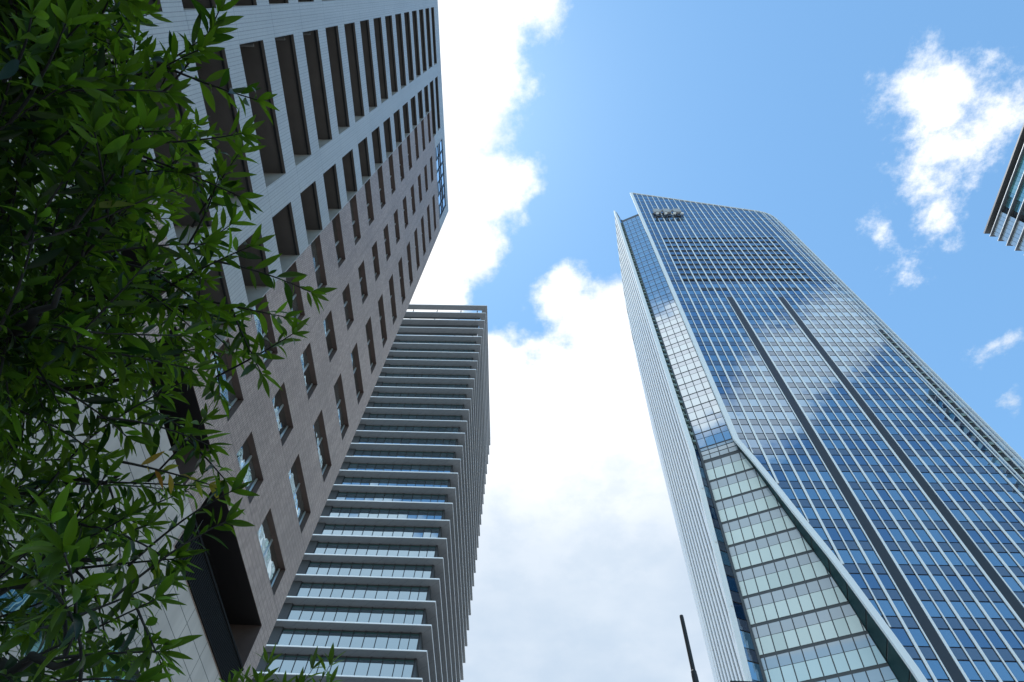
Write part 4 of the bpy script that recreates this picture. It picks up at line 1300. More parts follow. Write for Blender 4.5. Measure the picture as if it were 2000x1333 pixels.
(-2.37,0.30,4.08,-2.12,0.22,4.18,1),
(-1.49,0.03,3.88,-1.25,-0.10,3.94,1),
(-1.61,0.26,3.89,-1.51,0.06,3.72,1),
(-1.65,0.88,3.11,-1.48,1.10,3.17,1),
(-1.92,0.82,3.43,-1.81,0.60,3.60,1),
(-2.07,0.09,3.96,-1.83,0.04,3.81,1),
(-2.20,0.35,3.99,-2.01,0.18,3.86,1),
(-2.03,0.05,4.13,-2.02,-0.13,4.35,1),
(-1.78,-0.11,4.03,-1.61,-0.27,4.18,1),
(-1.88,0.74,3.49,-1.61,0.65,3.49,1),
(-1.99,-0.06,4.18,-2.00,-0.31,4.07,1),
(-2.31,1.10,3.35,-2.22,1.39,3.32,1),
(-1.10,1.28,2.44,-0.87,1.24,2.58,0),
(-1.46,0.13,3.85,-1.47,-0.14,3.90,1),
(-1.50,1.09,3.39,-1.27,0.93,3.31,1),
(-1.23,1.26,2.71,-0.98,1.12,2.72,1),
(-1.50,0.87,3.03,-1.38,0.79,2.79,1),
(-2.02,-0.32,4.26,-1.75,-0.27,4.30,1),
(-1.65,0.91,3.49,-1.43,0.75,3.43,1),
(-1.45,0.36,3.78,-1.38,0.21,4.01,1),
(-1.73,1.58,2.88,-1.51,1.55,3.06,1),
(-1.99,-0.06,4.18,-1.99,-0.32,4.08,1),
(-2.40,0.54,3.96,-2.19,0.49,4.13,1),
(-2.15,0.03,4.16,-2.09,-0.11,3.93,1),
(-1.74,1.42,3.07,-1.54,1.35,2.88,1),
(-1.83,-0.29,4.29,-1.56,-0.27,4.20,1),
(-1.60,-0.06,4.02,-1.42,-0.27,4.02,1),
(-1.80,0.66,3.75,-1.56,0.80,3.80,1),
(-2.48,0.25,4.14,-2.48,0.08,4.36,1),
(-1.65,1.40,3.08,-1.48,1.32,2.87,1),
(-2.32,0.75,3.74,-2.07,0.81,3.87,1),
(-2.18,1.15,3.30,-2.17,1.42,3.38,1),
(-1.89,-0.03,4.00,-1.87,-0.31,3.98,1),
(-1.94,0.06,3.88,-1.84,-0.08,3.65,1),
(-1.86,0.30,3.91,-1.63,0.34,4.06,1),
(-1.71,0.43,3.76,-1.48,0.38,3.59,1),
(-1.39,0.71,3.04,-1.23,0.90,2.90,1),
(-2.18,0.90,3.54,-1.96,0.97,3.37,1),
(-2.34,0.57,3.95,-2.16,0.43,3.79,1),
(-1.69,1.11,3.35,-1.57,1.20,3.11,1),
(-1.18,0.66,2.80,-1.09,0.42,2.92,1),
(-2.18,0.90,3.54,-2.03,1.09,3.39,1),
(-1.69,-0.35,4.13,-1.43,-0.30,4.01,1),
(-1.74,0.88,3.08,-1.52,0.97,2.92,1),
(-1.85,0.62,3.69,-1.70,0.39,3.66,1),
(-2.17,0.05,3.61,-2.05,-0.10,3.82,2),
(-2.01,-0.29,4.22,-1.94,-0.40,4.48,2),
(-1.56,0.25,3.87,-1.45,0.07,4.06,1),
(-1.62,1.16,3.22,-1.49,1.22,2.97,1),
(-1.97,-0.35,4.37,-1.69,-0.35,4.39,1),
(-2.11,-0.25,4.28,-2.03,-0.40,4.49,1),
(-1.05,1.19,2.45,-0.90,1.28,2.67,0),
(-1.94,1.05,3.50,-1.78,0.93,3.70,1),
(-1.31,0.72,2.93,-1.17,0.65,2.68,1),
(-1.89,0.58,3.81,-1.64,0.66,3.90,1),
(-1.61,1.40,3.09,-1.41,1.31,2.89,1),
(-1.76,0.08,3.96,-1.62,-0.05,4.17,1),
(-1.90,0.84,3.60,-1.78,1.09,3.62,1),
(-2.14,0.88,3.53,-1.96,0.85,3.32,1),
(-1.85,1.16,3.41,-1.68,1.04,3.21,1),
(-2.09,-0.02,4.10,-1.91,-0.06,3.89,2),
(-1.64,1.17,3.34,-1.48,0.94,3.30,1),
(-2.35,0.46,3.89,-2.30,0.25,3.71,2),
(-2.13,1.17,3.34,-2.06,1.39,3.51,1),
(-1.74,0.88,3.08,-1.48,1.02,3.05,1),
(-1.06,1.27,2.44,-0.79,1.24,2.45,0),
(-1.29,0.71,2.88,-1.19,0.45,2.83,1),
(-1.91,-0.08,3.87,-1.77,-0.17,3.65,1),
(-1.51,1.37,3.09,-1.32,1.27,2.90,1),
(-1.71,1.56,2.79,-1.45,1.60,2.64,1),
(-1.74,0.30,3.93,-1.59,0.29,3.69,1),
(-2.23,0.79,3.53,-1.98,0.68,3.51,1),
(-1.65,1.53,2.70,-1.40,1.62,2.60,1),
(-1.59,1.50,2.61,-1.36,1.20,2.49,1),
(-1.79,1.11,3.34,-1.61,1.07,3.12,1),
(-1.51,0.91,3.49,-1.31,1.05,3.63,1),
(-1.83,-0.13,3.75,-1.55,-0.10,3.76,1),
(-1.87,0.36,3.89,-1.66,0.32,3.71,1),
(-1.18,1.31,2.72,-0.89,1.25,2.71,0),
(-1.43,0.66,3.61,-1.25,0.46,3.50,1),
(-2.58,0.80,3.91,-2.56,0.66,4.17,1),
(-1.91,1.24,3.35,-1.69,1.25,3.52,1),
(-1.44,0.83,2.90,-1.29,0.68,2.71,1),
(-2.34,-0.44,4.23,-2.13,-0.61,4.16,2),
(-1.57,0.95,3.11,-1.40,0.72,3.18,1),
(-1.84,0.19,3.82,-1.68,-0.04,3.76,1),
(-1.33,0.75,2.95,-1.26,0.50,2.82,1),
(-2.09,0.89,3.51,-1.97,1.06,3.31,1),
(-1.31,0.82,3.56,-1.11,0.80,3.36,1),
(-2.03,-0.04,4.03,-1.87,-0.09,3.80,1),
(-1.60,1.50,2.77,-1.47,1.55,3.01,1),
(-2.09,1.15,3.46,-1.87,1.12,3.64,1),
(-2.32,0.94,3.46,-2.24,1.20,3.52,1),
(-1.45,1.46,2.49,-1.17,1.53,2.45,1),
(-1.55,0.13,3.83,-1.47,0.01,4.08,1),
(-1.99,0.05,4.05,-1.87,-0.03,3.82,1),
(-1.30,0.81,2.96,-1.16,0.58,3.05,1),
(-1.63,-0.19,4.12,-1.35,-0.29,4.13,1),
(-1.98,-0.41,4.35,-1.72,-0.42,4.44,1),
(-2.41,-0.30,3.11,-2.27,-0.61,3.03,2),
(-1.71,1.56,2.79,-1.50,1.63,2.64,1),
(-2.51,-0.18,3.11,-2.36,-0.29,3.33,2),
(-2.19,0.99,3.44,-1.96,0.87,3.33,1),
(-1.90,0.03,4.02,-1.98,-0.20,3.87,1),
(-1.69,0.30,3.84,-1.55,0.22,4.08,1),
(-2.24,-0.73,4.31,-2.25,-0.92,4.10,2),
(-2.41,-0.26,4.23,-2.20,-0.38,4.38,2),
(-2.58,0.80,3.91,-2.57,0.55,3.78,2),
(-1.89,0.58,3.81,-1.74,0.43,3.62,1),
(-1.87,-0.35,4.20,-1.66,-0.35,4.41,1),
(-2.58,0.66,3.84,-2.49,0.60,3.57,2),
(-1.71,0.43,3.76,-1.51,0.40,3.55,1),
(-2.32,0.94,3.46,-2.19,1.17,3.55,1),
(-1.65,0.88,3.11,-1.39,0.96,3.21,1),
(-2.41,-0.01,4.25,-2.64,-0.21,4.16,2),
(-1.67,1.08,3.19,-1.51,1.01,2.95,1),
(-1.52,0.83,3.01,-1.40,0.79,2.76,1),
(-1.62,0.51,3.77,-1.49,0.35,3.58,1),
(-1.56,-0.10,3.95,-1.56,-0.38,3.95,1),
(-1.86,-0.11,3.80,-1.69,-0.30,3.67,1),
(-1.32,1.26,2.51,-1.11,1.09,2.59,1),
(-2.48,0.16,4.26,-2.58,-0.08,4.38,2),
(-1.33,0.77,2.97,-1.11,0.86,2.80,1),
(-2.22,0.29,4.04,-2.01,0.21,4.22,1),
(-1.37,0.81,2.97,-1.22,0.61,3.08,1),
(-1.63,1.58,2.74,-1.35,1.62,2.76,1),
(-2.02,1.33,3.28,-1.87,1.56,3.22,1),
(-1.31,0.72,2.93,-1.15,0.81,2.72,1),
(-1.69,0.30,3.84,-1.49,0.24,3.64,1),
(-1.37,1.34,3.08,-1.08,1.39,3.13,1),
(-2.38,1.12,3.29,-2.29,1.25,3.51,1),
(-1.87,0.91,3.12,-1.70,0.99,2.93,1),
(-1.23,0.96,3.53,-0.99,1.05,3.39,0),
(-1.67,0.94,3.11,-1.55,0.95,2.87,1),
(-1.40,0.06,3.84,-1.24,-0.09,3.66,1),
(-2.20,0.89,3.58,-1.99,0.75,3.45,1),
(-2.10,0.92,3.48,-2.01,0.66,3.49,1),
(-1.86,-0.11,3.80,-1.70,-0.27,3.63,1),
(-1.86,1.16,3.32,-1.66,1.18,3.13,1),
(-1.90,-0.25,4.12,-1.76,-0.30,3.89,1),
(-1.77,0.33,3.99,-1.66,0.12,4.15,1),
(-1.50,1.35,2.98,-1.30,1.16,2.92,1),
(-1.77,1.64,2.77,-1.50,1.68,2.86,1),
(-1.86,-0.11,3.80,-1.68,-0.31,3.68,1),
(-1.15,1.00,3.57,-0.97,0.92,3.36,1),
(-1.79,0.88,3.09,-1.63,0.65,3.11,1),
(-2.15,0.98,3.51,-2.05,1.15,3.71,1),
(-2.34,-0.30,4.28,-2.11,-0.32,4.47,2),
(-2.54,0.77,3.92,-2.48,0.64,4.17,1),
(-1.65,0.88,3.11,-1.41,1.02,3.03,1),
(-2.36,0.42,3.89,-2.26,0.19,3.76,2),
(-2.08,0.28,3.94,-1.98,0.16,3.70,1),
(-1.27,0.72,2.92,-1.14,0.76,2.68,1),
(-2.03,1.18,3.38,-1.91,1.23,3.11,1),
(-1.53,0.24,3.75,-1.33,0.08,3.63,1),
(-2.21,-0.31,4.39,-2.03,-0.46,4.53,1),
(-2.47,-0.12,4.28,-2.62,-0.34,4.19,2),
(-0.95,1.25,2.61,-0.76,1.22,2.41,0),
(-1.67,0.86,3.50,-1.50,0.94,3.71,1),
(-1.51,0.91,3.49,-1.36,0.90,3.72,1),
(-2.36,-0.41,3.09,-2.11,-0.53,3.09,2),
(-1.70,1.41,2.48,-1.47,1.23,2.54,1),
(-1.87,-0.20,4.03,-1.90,-0.48,4.06,1),
(-1.84,0.19,3.82,-1.88,-0.09,3.84,1),
(-2.46,-0.13,4.21,-2.34,-0.28,4.02,2),
(-1.78,0.30,3.92,-1.72,0.12,3.72,1),
(-2.22,-0.48,3.09,-2.20,-0.60,3.37,2),
(-2.65,0.85,3.90,-2.48,0.76,4.15,1),
(-1.91,-0.11,3.83,-1.68,-0.25,3.74,1),
(-1.60,0.05,3.91,-1.49,-0.19,3.81,1),
(-2.36,0.28,4.02,-2.28,0.08,3.84,2),
(-2.19,0.99,3.44,-2.03,0.76,3.40,1),
(-1.40,0.71,3.60,-1.18,0.60,3.47,1),
(-1.97,-0.18,4.13,-1.77,-0.22,4.32,1),
(-2.61,0.51,4.02,-2.79,0.32,4.10,2),
(-2.20,1.21,3.36,-2.16,1.47,3.44,1),
(-1.95,1.03,3.19,-1.85,1.21,2.98,1),
(-1.90,1.13,3.07,-1.63,1.18,3.00,1),
(-2.70,0.20,2.90,-2.38,0.10,3.03,2),
(-1.90,1.44,3.01,-1.79,1.57,3.24,1),
(-2.35,1.16,3.37,-2.26,1.43,3.40,1),
(-1.44,0.80,2.83,-1.19,0.85,2.71,1),
(-2.19,0.06,3.55,-2.22,-0.16,3.75,2),
(-1.70,1.41,3.08,-1.54,1.47,3.31,1),
(-1.24,0.93,3.49,-1.05,0.72,3.50,1),
(-1.87,-0.04,3.72,-1.68,-0.22,3.81,1),
(-1.58,-0.01,3.89,-1.40,-0.22,3.83,2),
(-2.44,0.42,4.08,-2.19,0.34,4.23,1),
(-1.89,0.58,3.81,-1.77,0.37,3.63,1),
(-1.91,-0.11,3.83,-1.70,-0.29,3.82,1),
(-1.90,0.03,4.02,-1.68,0.02,4.19,1),
(-1.42,0.88,2.98,-1.24,0.88,2.74,1),
(-1.82,-0.16,4.07,-1.71,-0.22,4.33,1),
(-1.80,0.54,3.68,-1.58,0.53,3.51,1),
(-1.86,0.89,3.11,-1.73,1.14,3.11,1),
(-1.45,0.88,3.00,-1.34,0.87,2.75,1),
(-1.83,0.29,3.84,-1.67,0.11,3.70,1),
(-2.58,0.80,3.91,-2.41,0.97,3.76,1),
(-2.55,-0.01,4.34,-2.50,-0.26,4.45,1),
(-1.04,1.24,2.34,-0.77,1.19,2.35,0),
(-1.84,0.19,3.82,-1.81,-0.01,3.62,1),
(-1.45,0.81,2.87,-1.23,0.82,2.68,1),
(-1.54,1.29,2.53,-1.31,1.12,2.63,1),
(-1.29,0.71,2.88,-1.16,0.63,3.11,1),
(-1.44,0.84,3.14,-1.20,0.85,3.27,1),
(-2.14,0.67,3.93,-1.99,0.51,4.13,1),
(-2.10,0.97,3.54,-1.99,1.07,3.78,1),
(-2.13,0.26,3.93,-1.94,0.20,3.74,2),
(-1.36,0.84,3.18,-1.11,0.72,3.11,1),
(-1.90,-0.19,4.19,-1.77,-0.27,4.43,1),
(-1.59,0.96,3.13,-1.31,0.96,3.12,1),
(-1.73,0.29,3.91,-1.64,0.13,3.69,1),
(-1.93,0.47,3.88,-1.82,0.43,4.14,1),
(-1.31,0.66,2.91,-1.20,0.40,2.88,1),
(-1.57,-0.18,4.03,-1.33,-0.33,4.02,1),
(-1.73,0.65,3.82,-1.51,0.80,3.86,1),
(-2.40,0.63,3.87,-2.31,0.41,3.72,2),
(-1.52,-0.09,3.87,-1.42,-0.34,3.93,1),
(-2.73,0.81,3.24,-2.80,0.55,3.39,2),
(-1.15,0.99,3.48,-1.02,0.77,3.36,1),
(-1.35,0.49,3.70,-1.09,0.60,3.68,1),
(-1.44,0.84,3.14,-1.21,1.00,3.16,1),
(-1.66,0.47,3.75,-1.52,0.38,3.52,1),
(-2.00,-0.28,4.28,-1.76,-0.26,4.42,1),
(-1.22,0.91,3.45,-0.97,0.86,3.33,1),
(-2.76,0.41,2.76,-2.51,0.37,2.92,2),
(-2.02,1.09,3.24,-1.79,1.13,3.09,1),
(-1.86,0.76,3.67,-1.70,0.86,3.89,1),
(-2.44,0.47,3.41,-2.25,0.34,3.25,2),
(-2.52,-0.18,4.42,-2.33,-0.39,4.49,1),
(-1.56,0.93,3.08,-1.29,0.91,3.17,1),
(-1.49,1.15,3.32,-1.34,1.30,3.50,1),
(-1.63,-0.19,4.12,-1.68,-0.40,3.94,1),
(-1.64,-0.11,3.76,-1.68,-0.36,3.87,1),
(-1.70,1.41,2.48,-1.49,1.18,2.67,1),
(-1.36,0.90,3.14,-1.23,0.64,3.15,1),
(-1.87,0.45,4.02,-1.62,0.36,4.13,1),
(-1.59,-0.07,4.06,-1.40,-0.20,4.21,1),
(-1.44,-0.26,4.03,-1.26,-0.24,3.81,1),
(-1.60,0.94,2.98,-1.45,0.87,2.75,1),
(-1.35,0.47,3.70,-1.22,0.32,3.49,1),
(-2.20,-0.82,4.35,-2.02,-1.04,4.40,2),
(-1.65,0.91,3.49,-1.51,0.97,3.73,1),
(-1.49,0.81,3.08,-1.42,0.53,3.05,1),
(-2.34,-0.44,4.23,-2.50,-0.65,4.12,2),
(-2.21,0.64,3.91,-2.02,0.56,4.12,1),
(-2.52,0.07,4.30,-2.36,-0.10,4.45,2),
(-1.23,1.34,2.45,-1.10,1.53,2.62,1),
(-1.19,1.23,2.71,-1.01,1.01,2.74,1),
(-2.52,-0.18,4.42,-2.40,-0.43,4.50,2),
(-1.79,1.18,3.48,-1.52,1.23,3.58,1),
(-2.33,-0.51,4.26,-2.48,-0.76,4.14,2),
(-1.25,0.62,2.86,-1.16,0.34,2.86,1),
(-1.42,1.20,2.58,-1.27,1.07,2.79,1),
(-1.50,0.80,3.45,-1.29,0.64,3.34,1),
(-1.65,0.70,3.84,-1.57,0.52,4.03,1),
(-1.48,-0.25,4.13,-1.34,-0.42,3.95,1),
(-2.53,0.12,4.21,-2.49,0.00,4.46,2),
(-1.55,0.92,2.90,-1.42,1.13,2.70,1),
(-1.77,0.33,3.99,-1.63,0.17,4.17,1),
(-1.58,0.27,3.73,-1.42,0.08,3.60,1),
(-1.67,0.29,3.79,-1.64,0.04,3.65,1),
(-1.71,1.17,3.02,-1.56,1.20,2.77,1),
(-2.50,0.68,4.09,-2.40,0.47,4.28,1),
(-1.41,1.37,3.00,-1.29,1.58,3.13,1),
(-1.42,1.35,3.08,-1.27,1.52,3.25,1),
(-1.52,-0.12,3.84,-1.58,-0.39,3.86,1),
(-1.93,0.44,3.90,-1.77,0.46,4.14,1),
(-1.27,0.92,3.48,-1.16,0.71,3.35,1),
(-1.13,0.76,2.92,-0.99,0.61,3.10,1),
(-1.48,1.03,2.79,-1.30,1.10,2.59,1),
(-1.65,1.57,2.95,-1.51,1.63,3.18,1),
(-2.24,-0.73,4.31,-2.24,-0.86,4.56,2),
(-1.86,-0.20,4.23,-1.62,-0.23,4.38,2),
(-1.33,0.77,2.97,-1.18,0.96,2.82,1),
(-1.75,0.97,2.99,-1.55,0.93,2.79,1),
(-1.64,0.95,2.88,-1.47,1.14,2.75,1),
(-1.26,1.05,3.37,-1.01,0.96,3.26,1),
(-1.77,0.13,3.86,-1.66,-0.06,3.68,1),
(-2.65,0.85,3.90,-2.52,1.09,3.90,1),
(-1.91,0.09,3.91,-1.77,0.05,3.68,1),
(-2.12,0.54,3.83,-1.98,0.43,3.59,1),
(-1.44,0.84,3.50,-1.31,0.66,3.32,1),
(-1.48,0.82,3.15,-1.22,0.72,3.20,1),
(-1.45,0.79,3.16,-1.34,0.53,3.12,1),
(-1.45,1.46,2.49,-1.27,1.64,2.61,1),
(-1.55,0.26,3.70,-1.45,0.02,3.58,1),
(-1.42,0.81,2.86,-1.20,0.93,2.73,1),
(-2.59,-0.02,3.01,-2.75,-0.25,2.95,2),
(-1.55,-0.24,4.11,-1.29,-0.22,4.01,1),
(-1.80,-0.18,3.76,-1.52,-0.21,3.75,1),
(-1.63,-0.19,4.12,-1.39,-0.19,4.27,1),
(-2.46,0.92,3.80,-2.33,1.13,3.68,1),
(-2.23,0.77,3.79,-2.08,0.86,4.02,1),
(-2.48,0.16,4.26,-2.42,-0.02,4.47,1),
(-2.41,-0.26,3.26,-2.09,-0.32,3.25,2),
(-2.24,0.21,3.53,-1.97,0.30,3.61,1),
(-2.48,0.13,4.29,-2.58,-0.10,4.47,2),
(-2.04,0.74,3.48,-1.95,0.48,3.55,2),
(-1.33,0.81,2.77,-1.17,1.01,2.61,1),
(-2.21,-0.09,3.69,-2.16,-0.39,3.77,2),
(-2.03,0.20,4.07,-1.89,0.08,4.28,1),
(-2.05,0.24,3.85,-1.89,0.19,3.60,1),
(-2.30,-0.50,3.20,-2.13,-0.67,3.05,2),
(-1.45,-0.16,3.85,-1.28,-0.31,4.01,1),
(-1.20,0.65,3.03,-1.00,0.47,3.10,1),
(-2.57,0.72,4.05,-2.55,0.55,4.31,1),
(-1.77,1.55,2.91,-1.69,1.82,2.91,1),
(-1.40,0.81,3.50,-1.26,0.73,3.28,1),
(-1.48,0.98,3.05,-1.33,1.00,2.81,1),
(-2.03,0.23,3.83,-1.83,0.11,3.66,1),
(-1.38,0.71,3.39,-1.16,0.53,3.44,1),
(-1.34,0.85,2.82,-1.18,1.07,2.91,1),
(-2.30,-0.50,3.20,-2.47,-0.66,3.37,2),
(-1.85,0.71,3.68,-1.76,0.53,3.48,1),
(-2.32,0.34,3.79,-2.47,0.10,3.67,2),
(-2.28,0.52,4.05,-2.12,0.42,4.26,1),
(-1.29,0.46,3.69,-1.17,0.42,3.43,1),
(-1.88,-0.02,3.75,-1.68,-0.14,3.60,1),
(-1.70,-0.19,3.75,-1.51,-0.38,3.82,1),
(-2.10,-0.94,4.38,-2.24,-1.18,4.39,2),
(-2.10,0.25,4.14,-1.91,0.11,4.30,1),
(-2.07,0.51,3.75,-1.94,0.29,3.62,2),
(-1.49,0.81,3.08,-1.41,0.52,3.14,1),
(-2.63,0.50,3.99,-2.83,0.32,4.20,2),
(-1.58,1.02,2.83,-1.34,1.05,2.67,1),
(-0.97,1.24,2.58,-0.80,1.22,2.81,0),
(-1.82,0.05,3.68,-1.65,-0.16,3.61,1),
(-2.52,-0.18,4.42,-2.50,-0.46,4.50,2),
(-1.79,-0.21,3.83,-1.61,-0.30,3.63,1),
(-1.45,-0.16,3.85,-1.42,-0.44,3.88,2),
(-1.44,-0.41,4.18,-1.20,-0.55,4.25,2),
(-2.10,-0.04,4.20,-1.90,-0.07,4.40,2),
(-2.41,0.99,3.76,-2.27,1.21,3.66,1),
(-2.09,0.26,3.57,-1.82,0.24,3.63,1),
(-1.91,0.19,3.90,-1.79,0.11,3.66,1),
(-2.22,-0.48,3.09,-2.33,-0.73,3.01,2),
(-1.52,0.18,3.66,-1.38,-0.05,3.54,1),
(-1.46,0.19,3.71,-1.36,-0.01,3.53,1),
(-2.44,0.47,3.41,-2.56,0.23,3.64,2),
(-1.61,0.16,3.95,-1.50,0.08,4.20,1),
(-1.89,0.58,3.81,-1.72,0.67,4.08,1),
(-2.22,-0.83,4.19,-1.98,-0.93,4.09,2),
(-1.30,0.86,3.46,-1.16,0.74,3.25,1),
(-1.73,0.80,3.10,-1.60,0.59,3.22,1),
(-2.28,0.20,3.54,-2.39,-0.04,3.39,2),
(-1.19,0.77,3.39,-0.99,0.67,3.56,0),
(-1.90,-0.19,4.19,-1.65,-0.17,4.37,1),
(-1.48,-0.25,4.13,-1.22,-0.15,4.09,2),
(-1.27,0.84,2.92,-1.09,1.05,2.94,1),
(-1.10,0.68,2.85,-0.93,0.80,3.05,1),
(-2.59,0.82,3.99,-2.46,0.82,4.21,1),
(-1.82,1.55,2.87,-1.84,1.84,2.82,1),
(-2.04,0.74,3.48,-1.87,0.51,3.48,1),
(-1.80,0.36,3.97,-1.62,0.41,4.17,1),
(-1.35,0.00,3.78,-1.17,-0.16,3.62,1),
(-1.45,-0.27,3.91,-1.21,-0.36,4.02,1),
(-1.62,1.57,2.74,-1.41,1.76,2.70,1),
(-2.39,1.03,3.74,-2.14,1.10,3.85,1),
(-2.14,0.79,3.83,-1.92,0.94,3.93,1),
(-1.58,1.07,3.48,-1.45,1.27,3.62,1),
(-1.36,1.22,2.94,-1.16,1.02,2.96,1),
(-1.82,0.47,3.71,-1.69,0.47,3.47,1),
(-2.02,1.04,3.71,-1.75,1.13,3.77,1),
(-1.21,1.36,3.11,-1.01,1.16,3.17,0),
(-2.15,0.25,3.56,-1.88,0.32,3.61,1),
(-2.04,0.56,4.07,-1.86,0.41,4.25,1),
(-1.97,0.51,4.13,-1.77,0.72,4.07,1),
(-2.41,0.35,4.15,-2.59,0.13,4.48,1),
(-1.51,-0.31,4.05,-1.54,-0.54,3.88,2),
(-2.65,0.85,3.90,-2.75,1.15,3.98,1),
(-1.48,1.59,2.63,-1.21,1.65,2.61,1),
(-1.94,1.13,3.58,-1.76,1.34,3.64,1),
(-1.65,-0.27,4.06,-1.64,-0.43,3.83,1),
(-1.45,1.03,3.44,-1.35,1.23,3.63,1),
(-1.12,0.49,2.88,-0.95,0.45,3.13,1),
(-1.61,0.73,3.84,-1.37,0.67,3.98,1),
(-2.19,-0.20,3.71,-2.19,-0.34,3.47,2),
(-2.44,0.04,4.41,-2.28,-0.18,4.51,1),
(-1.51,1.58,2.64,-1.27,1.72,2.58,1),
(-2.46,0.10,4.33,-2.27,-0.03,4.51,1),
(-1.37,1.41,3.14,-1.33,1.65,3.01,1),
(-2.53,0.63,3.69,-2.69,0.40,3.61,2),
(-1.20,0.65,3.03,-1.03,0.47,3.14,1),
(-2.37,1.06,3.72,-2.39,1.36,3.55,1),
(-1.64,0.65,3.18,-1.43,0.48,3.10,1),
(-1.77,-0.21,3.73,-1.61,-0.39,3.58,1),
(-2.19,-0.25,3.63,-2.28,-0.52,3.53,2),
(-1.48,0.25,3.76,-1.38,0.19,3.50,1),
(-2.14,0.75,3.52,-1.93,0.63,3.37,1),
(-1.40,-0.01,3.75,-1.25,-0.23,3.63,1),
(-1.07,1.22,3.15,-0.86,1.20,2.95,0),
(-2.51,0.08,4.30,-2.62,-0.08,4.49,1),
(-1.13,0.59,3.05,-0.99,0.33,3.06,0),
(-1.61,1.51,2.65,-1.51,1.79,2.64,1),
(-1.69,1.20,3.52,-1.54,1.12,3.74,1),
(-2.05,0.78,3.48,-1.94,0.51,3.47,1),
(-1.34,0.85,2.82,-1.21,0.79,2.57,1),
(-1.78,0.42,4.06,-1.64,0.24,4.23,1),
(-2.09,1.15,3.46,-2.00,1.29,3.69,1),
(-1.56,0.41,3.59,-1.38,0.40,3.38,1),
(-1.35,0.71,3.37,-1.27,0.45,3.36,1),
(-2.67,0.40,2.81,-2.41,0.35,2.95,2),
(-2.36,1.07,3.72,-2.20,1.02,3.96,1),
(-1.66,0.91,3.03,-1.53,1.03,2.77,1),
(-1.02,1.28,2.71,-0.80,1.17,2.87,0),
(-2.46,0.92,3.80,-2.25,1.17,3.76,1),
(-2.08,1.10,3.65,-2.05,1.37,3.68,1),
(-2.33,-0.12,4.48,-2.01,-0.12,4.55,2),
(-1.97,0.51,4.13,-1.92,0.27,4.31,1),
(-1.42,0.74,3.05,-1.26,0.64,3.26,1),
(-1.65,0.70,3.84,-1.47,0.65,4.04,1),
(-1.47,-0.21,4.02,-1.21,-0.31,4.02,1),
(-1.30,0.65,3.41,-1.16,0.54,3.19,1),
(-1.98,0.56,3.53,-1.72,0.50,3.42,1),
(-1.19,0.77,3.39,-0.96,0.81,3.23,1),
(-2.53,0.12,4.21,-2.82,-0.07,4.30,2),
(-2.31,0.11,3.49,-2.39,-0.17,3.53,2),
(-1.06,0.52,3.08,-0.95,0.27,2.98,0),
(-1.37,0.59,3.57,-1.29,0.42,3.35,1),
(-1.85,0.67,3.55,-1.82,0.39,3.50,1),
(-1.29,-0.05,3.72,-1.21,-0.31,3.78,1),
(-2.17,1.39,3.42,-2.00,1.61,3.36,1),
(-2.06,1.29,3.67,-1.89,1.15,3.83,1),
(-1.44,-0.41,4.18,-1.18,-0.56,4.32,2),
(-1.62,1.66,2.82,-1.41,1.69,2.99,1),
(-1.08,0.87,3.42,-0.81,0.93,3.42,0),
(-2.05,-0.90,4.12,-2.13,-1.17,4.10,2),
(-1.44,0.16,3.75,-1.35,0.07,3.50,1),
(-1.98,0.90,3.90,-1.73,1.02,3.88,1),
(-2.55,0.03,4.37,-2.39,-0.13,4.56,1),
(-1.31,-0.03,3.74,-1.05,-0.11,3.65,1),
(-1.61,1.19,2.85,-1.43,1.01,2.73,1),
(-1.56,-0.19,3.95,-1.41,-0.35,3.77,1),
(-2.02,-0.01,4.21,-1.80,0.03,4.36,1),
(-1.25,0.52,2.89,-1.19,0.26,2.82,1),
(-1.15,0.99,2.94,-0.95,1.17,3.06,0),
(-2.21,-0.52,3.19,-2.07,-0.66,3.41,2),
(-1.98,0.35,3.66,-1.81,0.18,3.51,1),
(-2.25,-0.44,3.56,-2.38,-0.67,3.50,2),
(-1.35,1.49,3.07,-1.23,1.57,3.31,1),
(-1.98,0.90,3.90,-1.70,0.85,4.01,1),
(-1.55,0.92,3.64,-1.43,1.14,3.75,1),
(-1.49,0.17,3.66,-1.46,-0.08,3.52,1),
(-1.90,0.01,4.29,-1.63,0.11,4.29,1),
(-1.43,0.61,3.12,-1.25,0.40,3.09,1),
(-2.70,1.01,3.94,-2.66,0.88,4.26,1),
(-2.34,0.07,3.46,-2.46,-0.18,3.44,2),
(-2.56,1.02,3.90,-2.39,1.17,3.72,1),
(-1.30,0.52,3.53,-1.05,0.47,3.43,1),
(-1.48,-0.13,3.86,-1.40,-0.39,3.79,1),
(-1.59,0.57,3.97,-1.38,0.46,4.12,1),
(-2.48,0.13,2.99,-2.16,-0.06,2.98,2),
(-1.68,0.72,3.10,-1.59,0.56,3.32,1),
(-1.28,-0.33,3.99,-1.17,-0.58,4.05,2),
(-1.28,0.57,2.86,-1.23,0.27,2.82,1),
(-1.63,0.63,3.22,-1.37,0.52,3.23,1),
(-1.67,0.74,3.78,-1.44,0.79,3.97,1),
(-1.10,1.01,3.45,-0.98,1.11,3.23,0),
(-2.33,0.01,4.45,-2.02,-0.01,4.52,1),
(-1.47,0.70,3.92,-1.35,0.51,4.08,1),
(-1.35,-0.09,3.71,-1.12,-0.25,3.69,1),
(-1.83,0.98,3.61,-1.69,1.16,3.77,1),
(-1.38,0.87,2.82,-1.22,0.92,2.60,1),
(-1.89,0.94,3.89,-1.70,1.12,3.81,1),
(-2.22,-0.12,4.51,-1.95,-0.15,4.57,1),
(-1.83,1.53,3.17,-1.65,1.74,3.24,1),
(-2.30,1.05,3.81,-2.18,0.99,4.07,1),
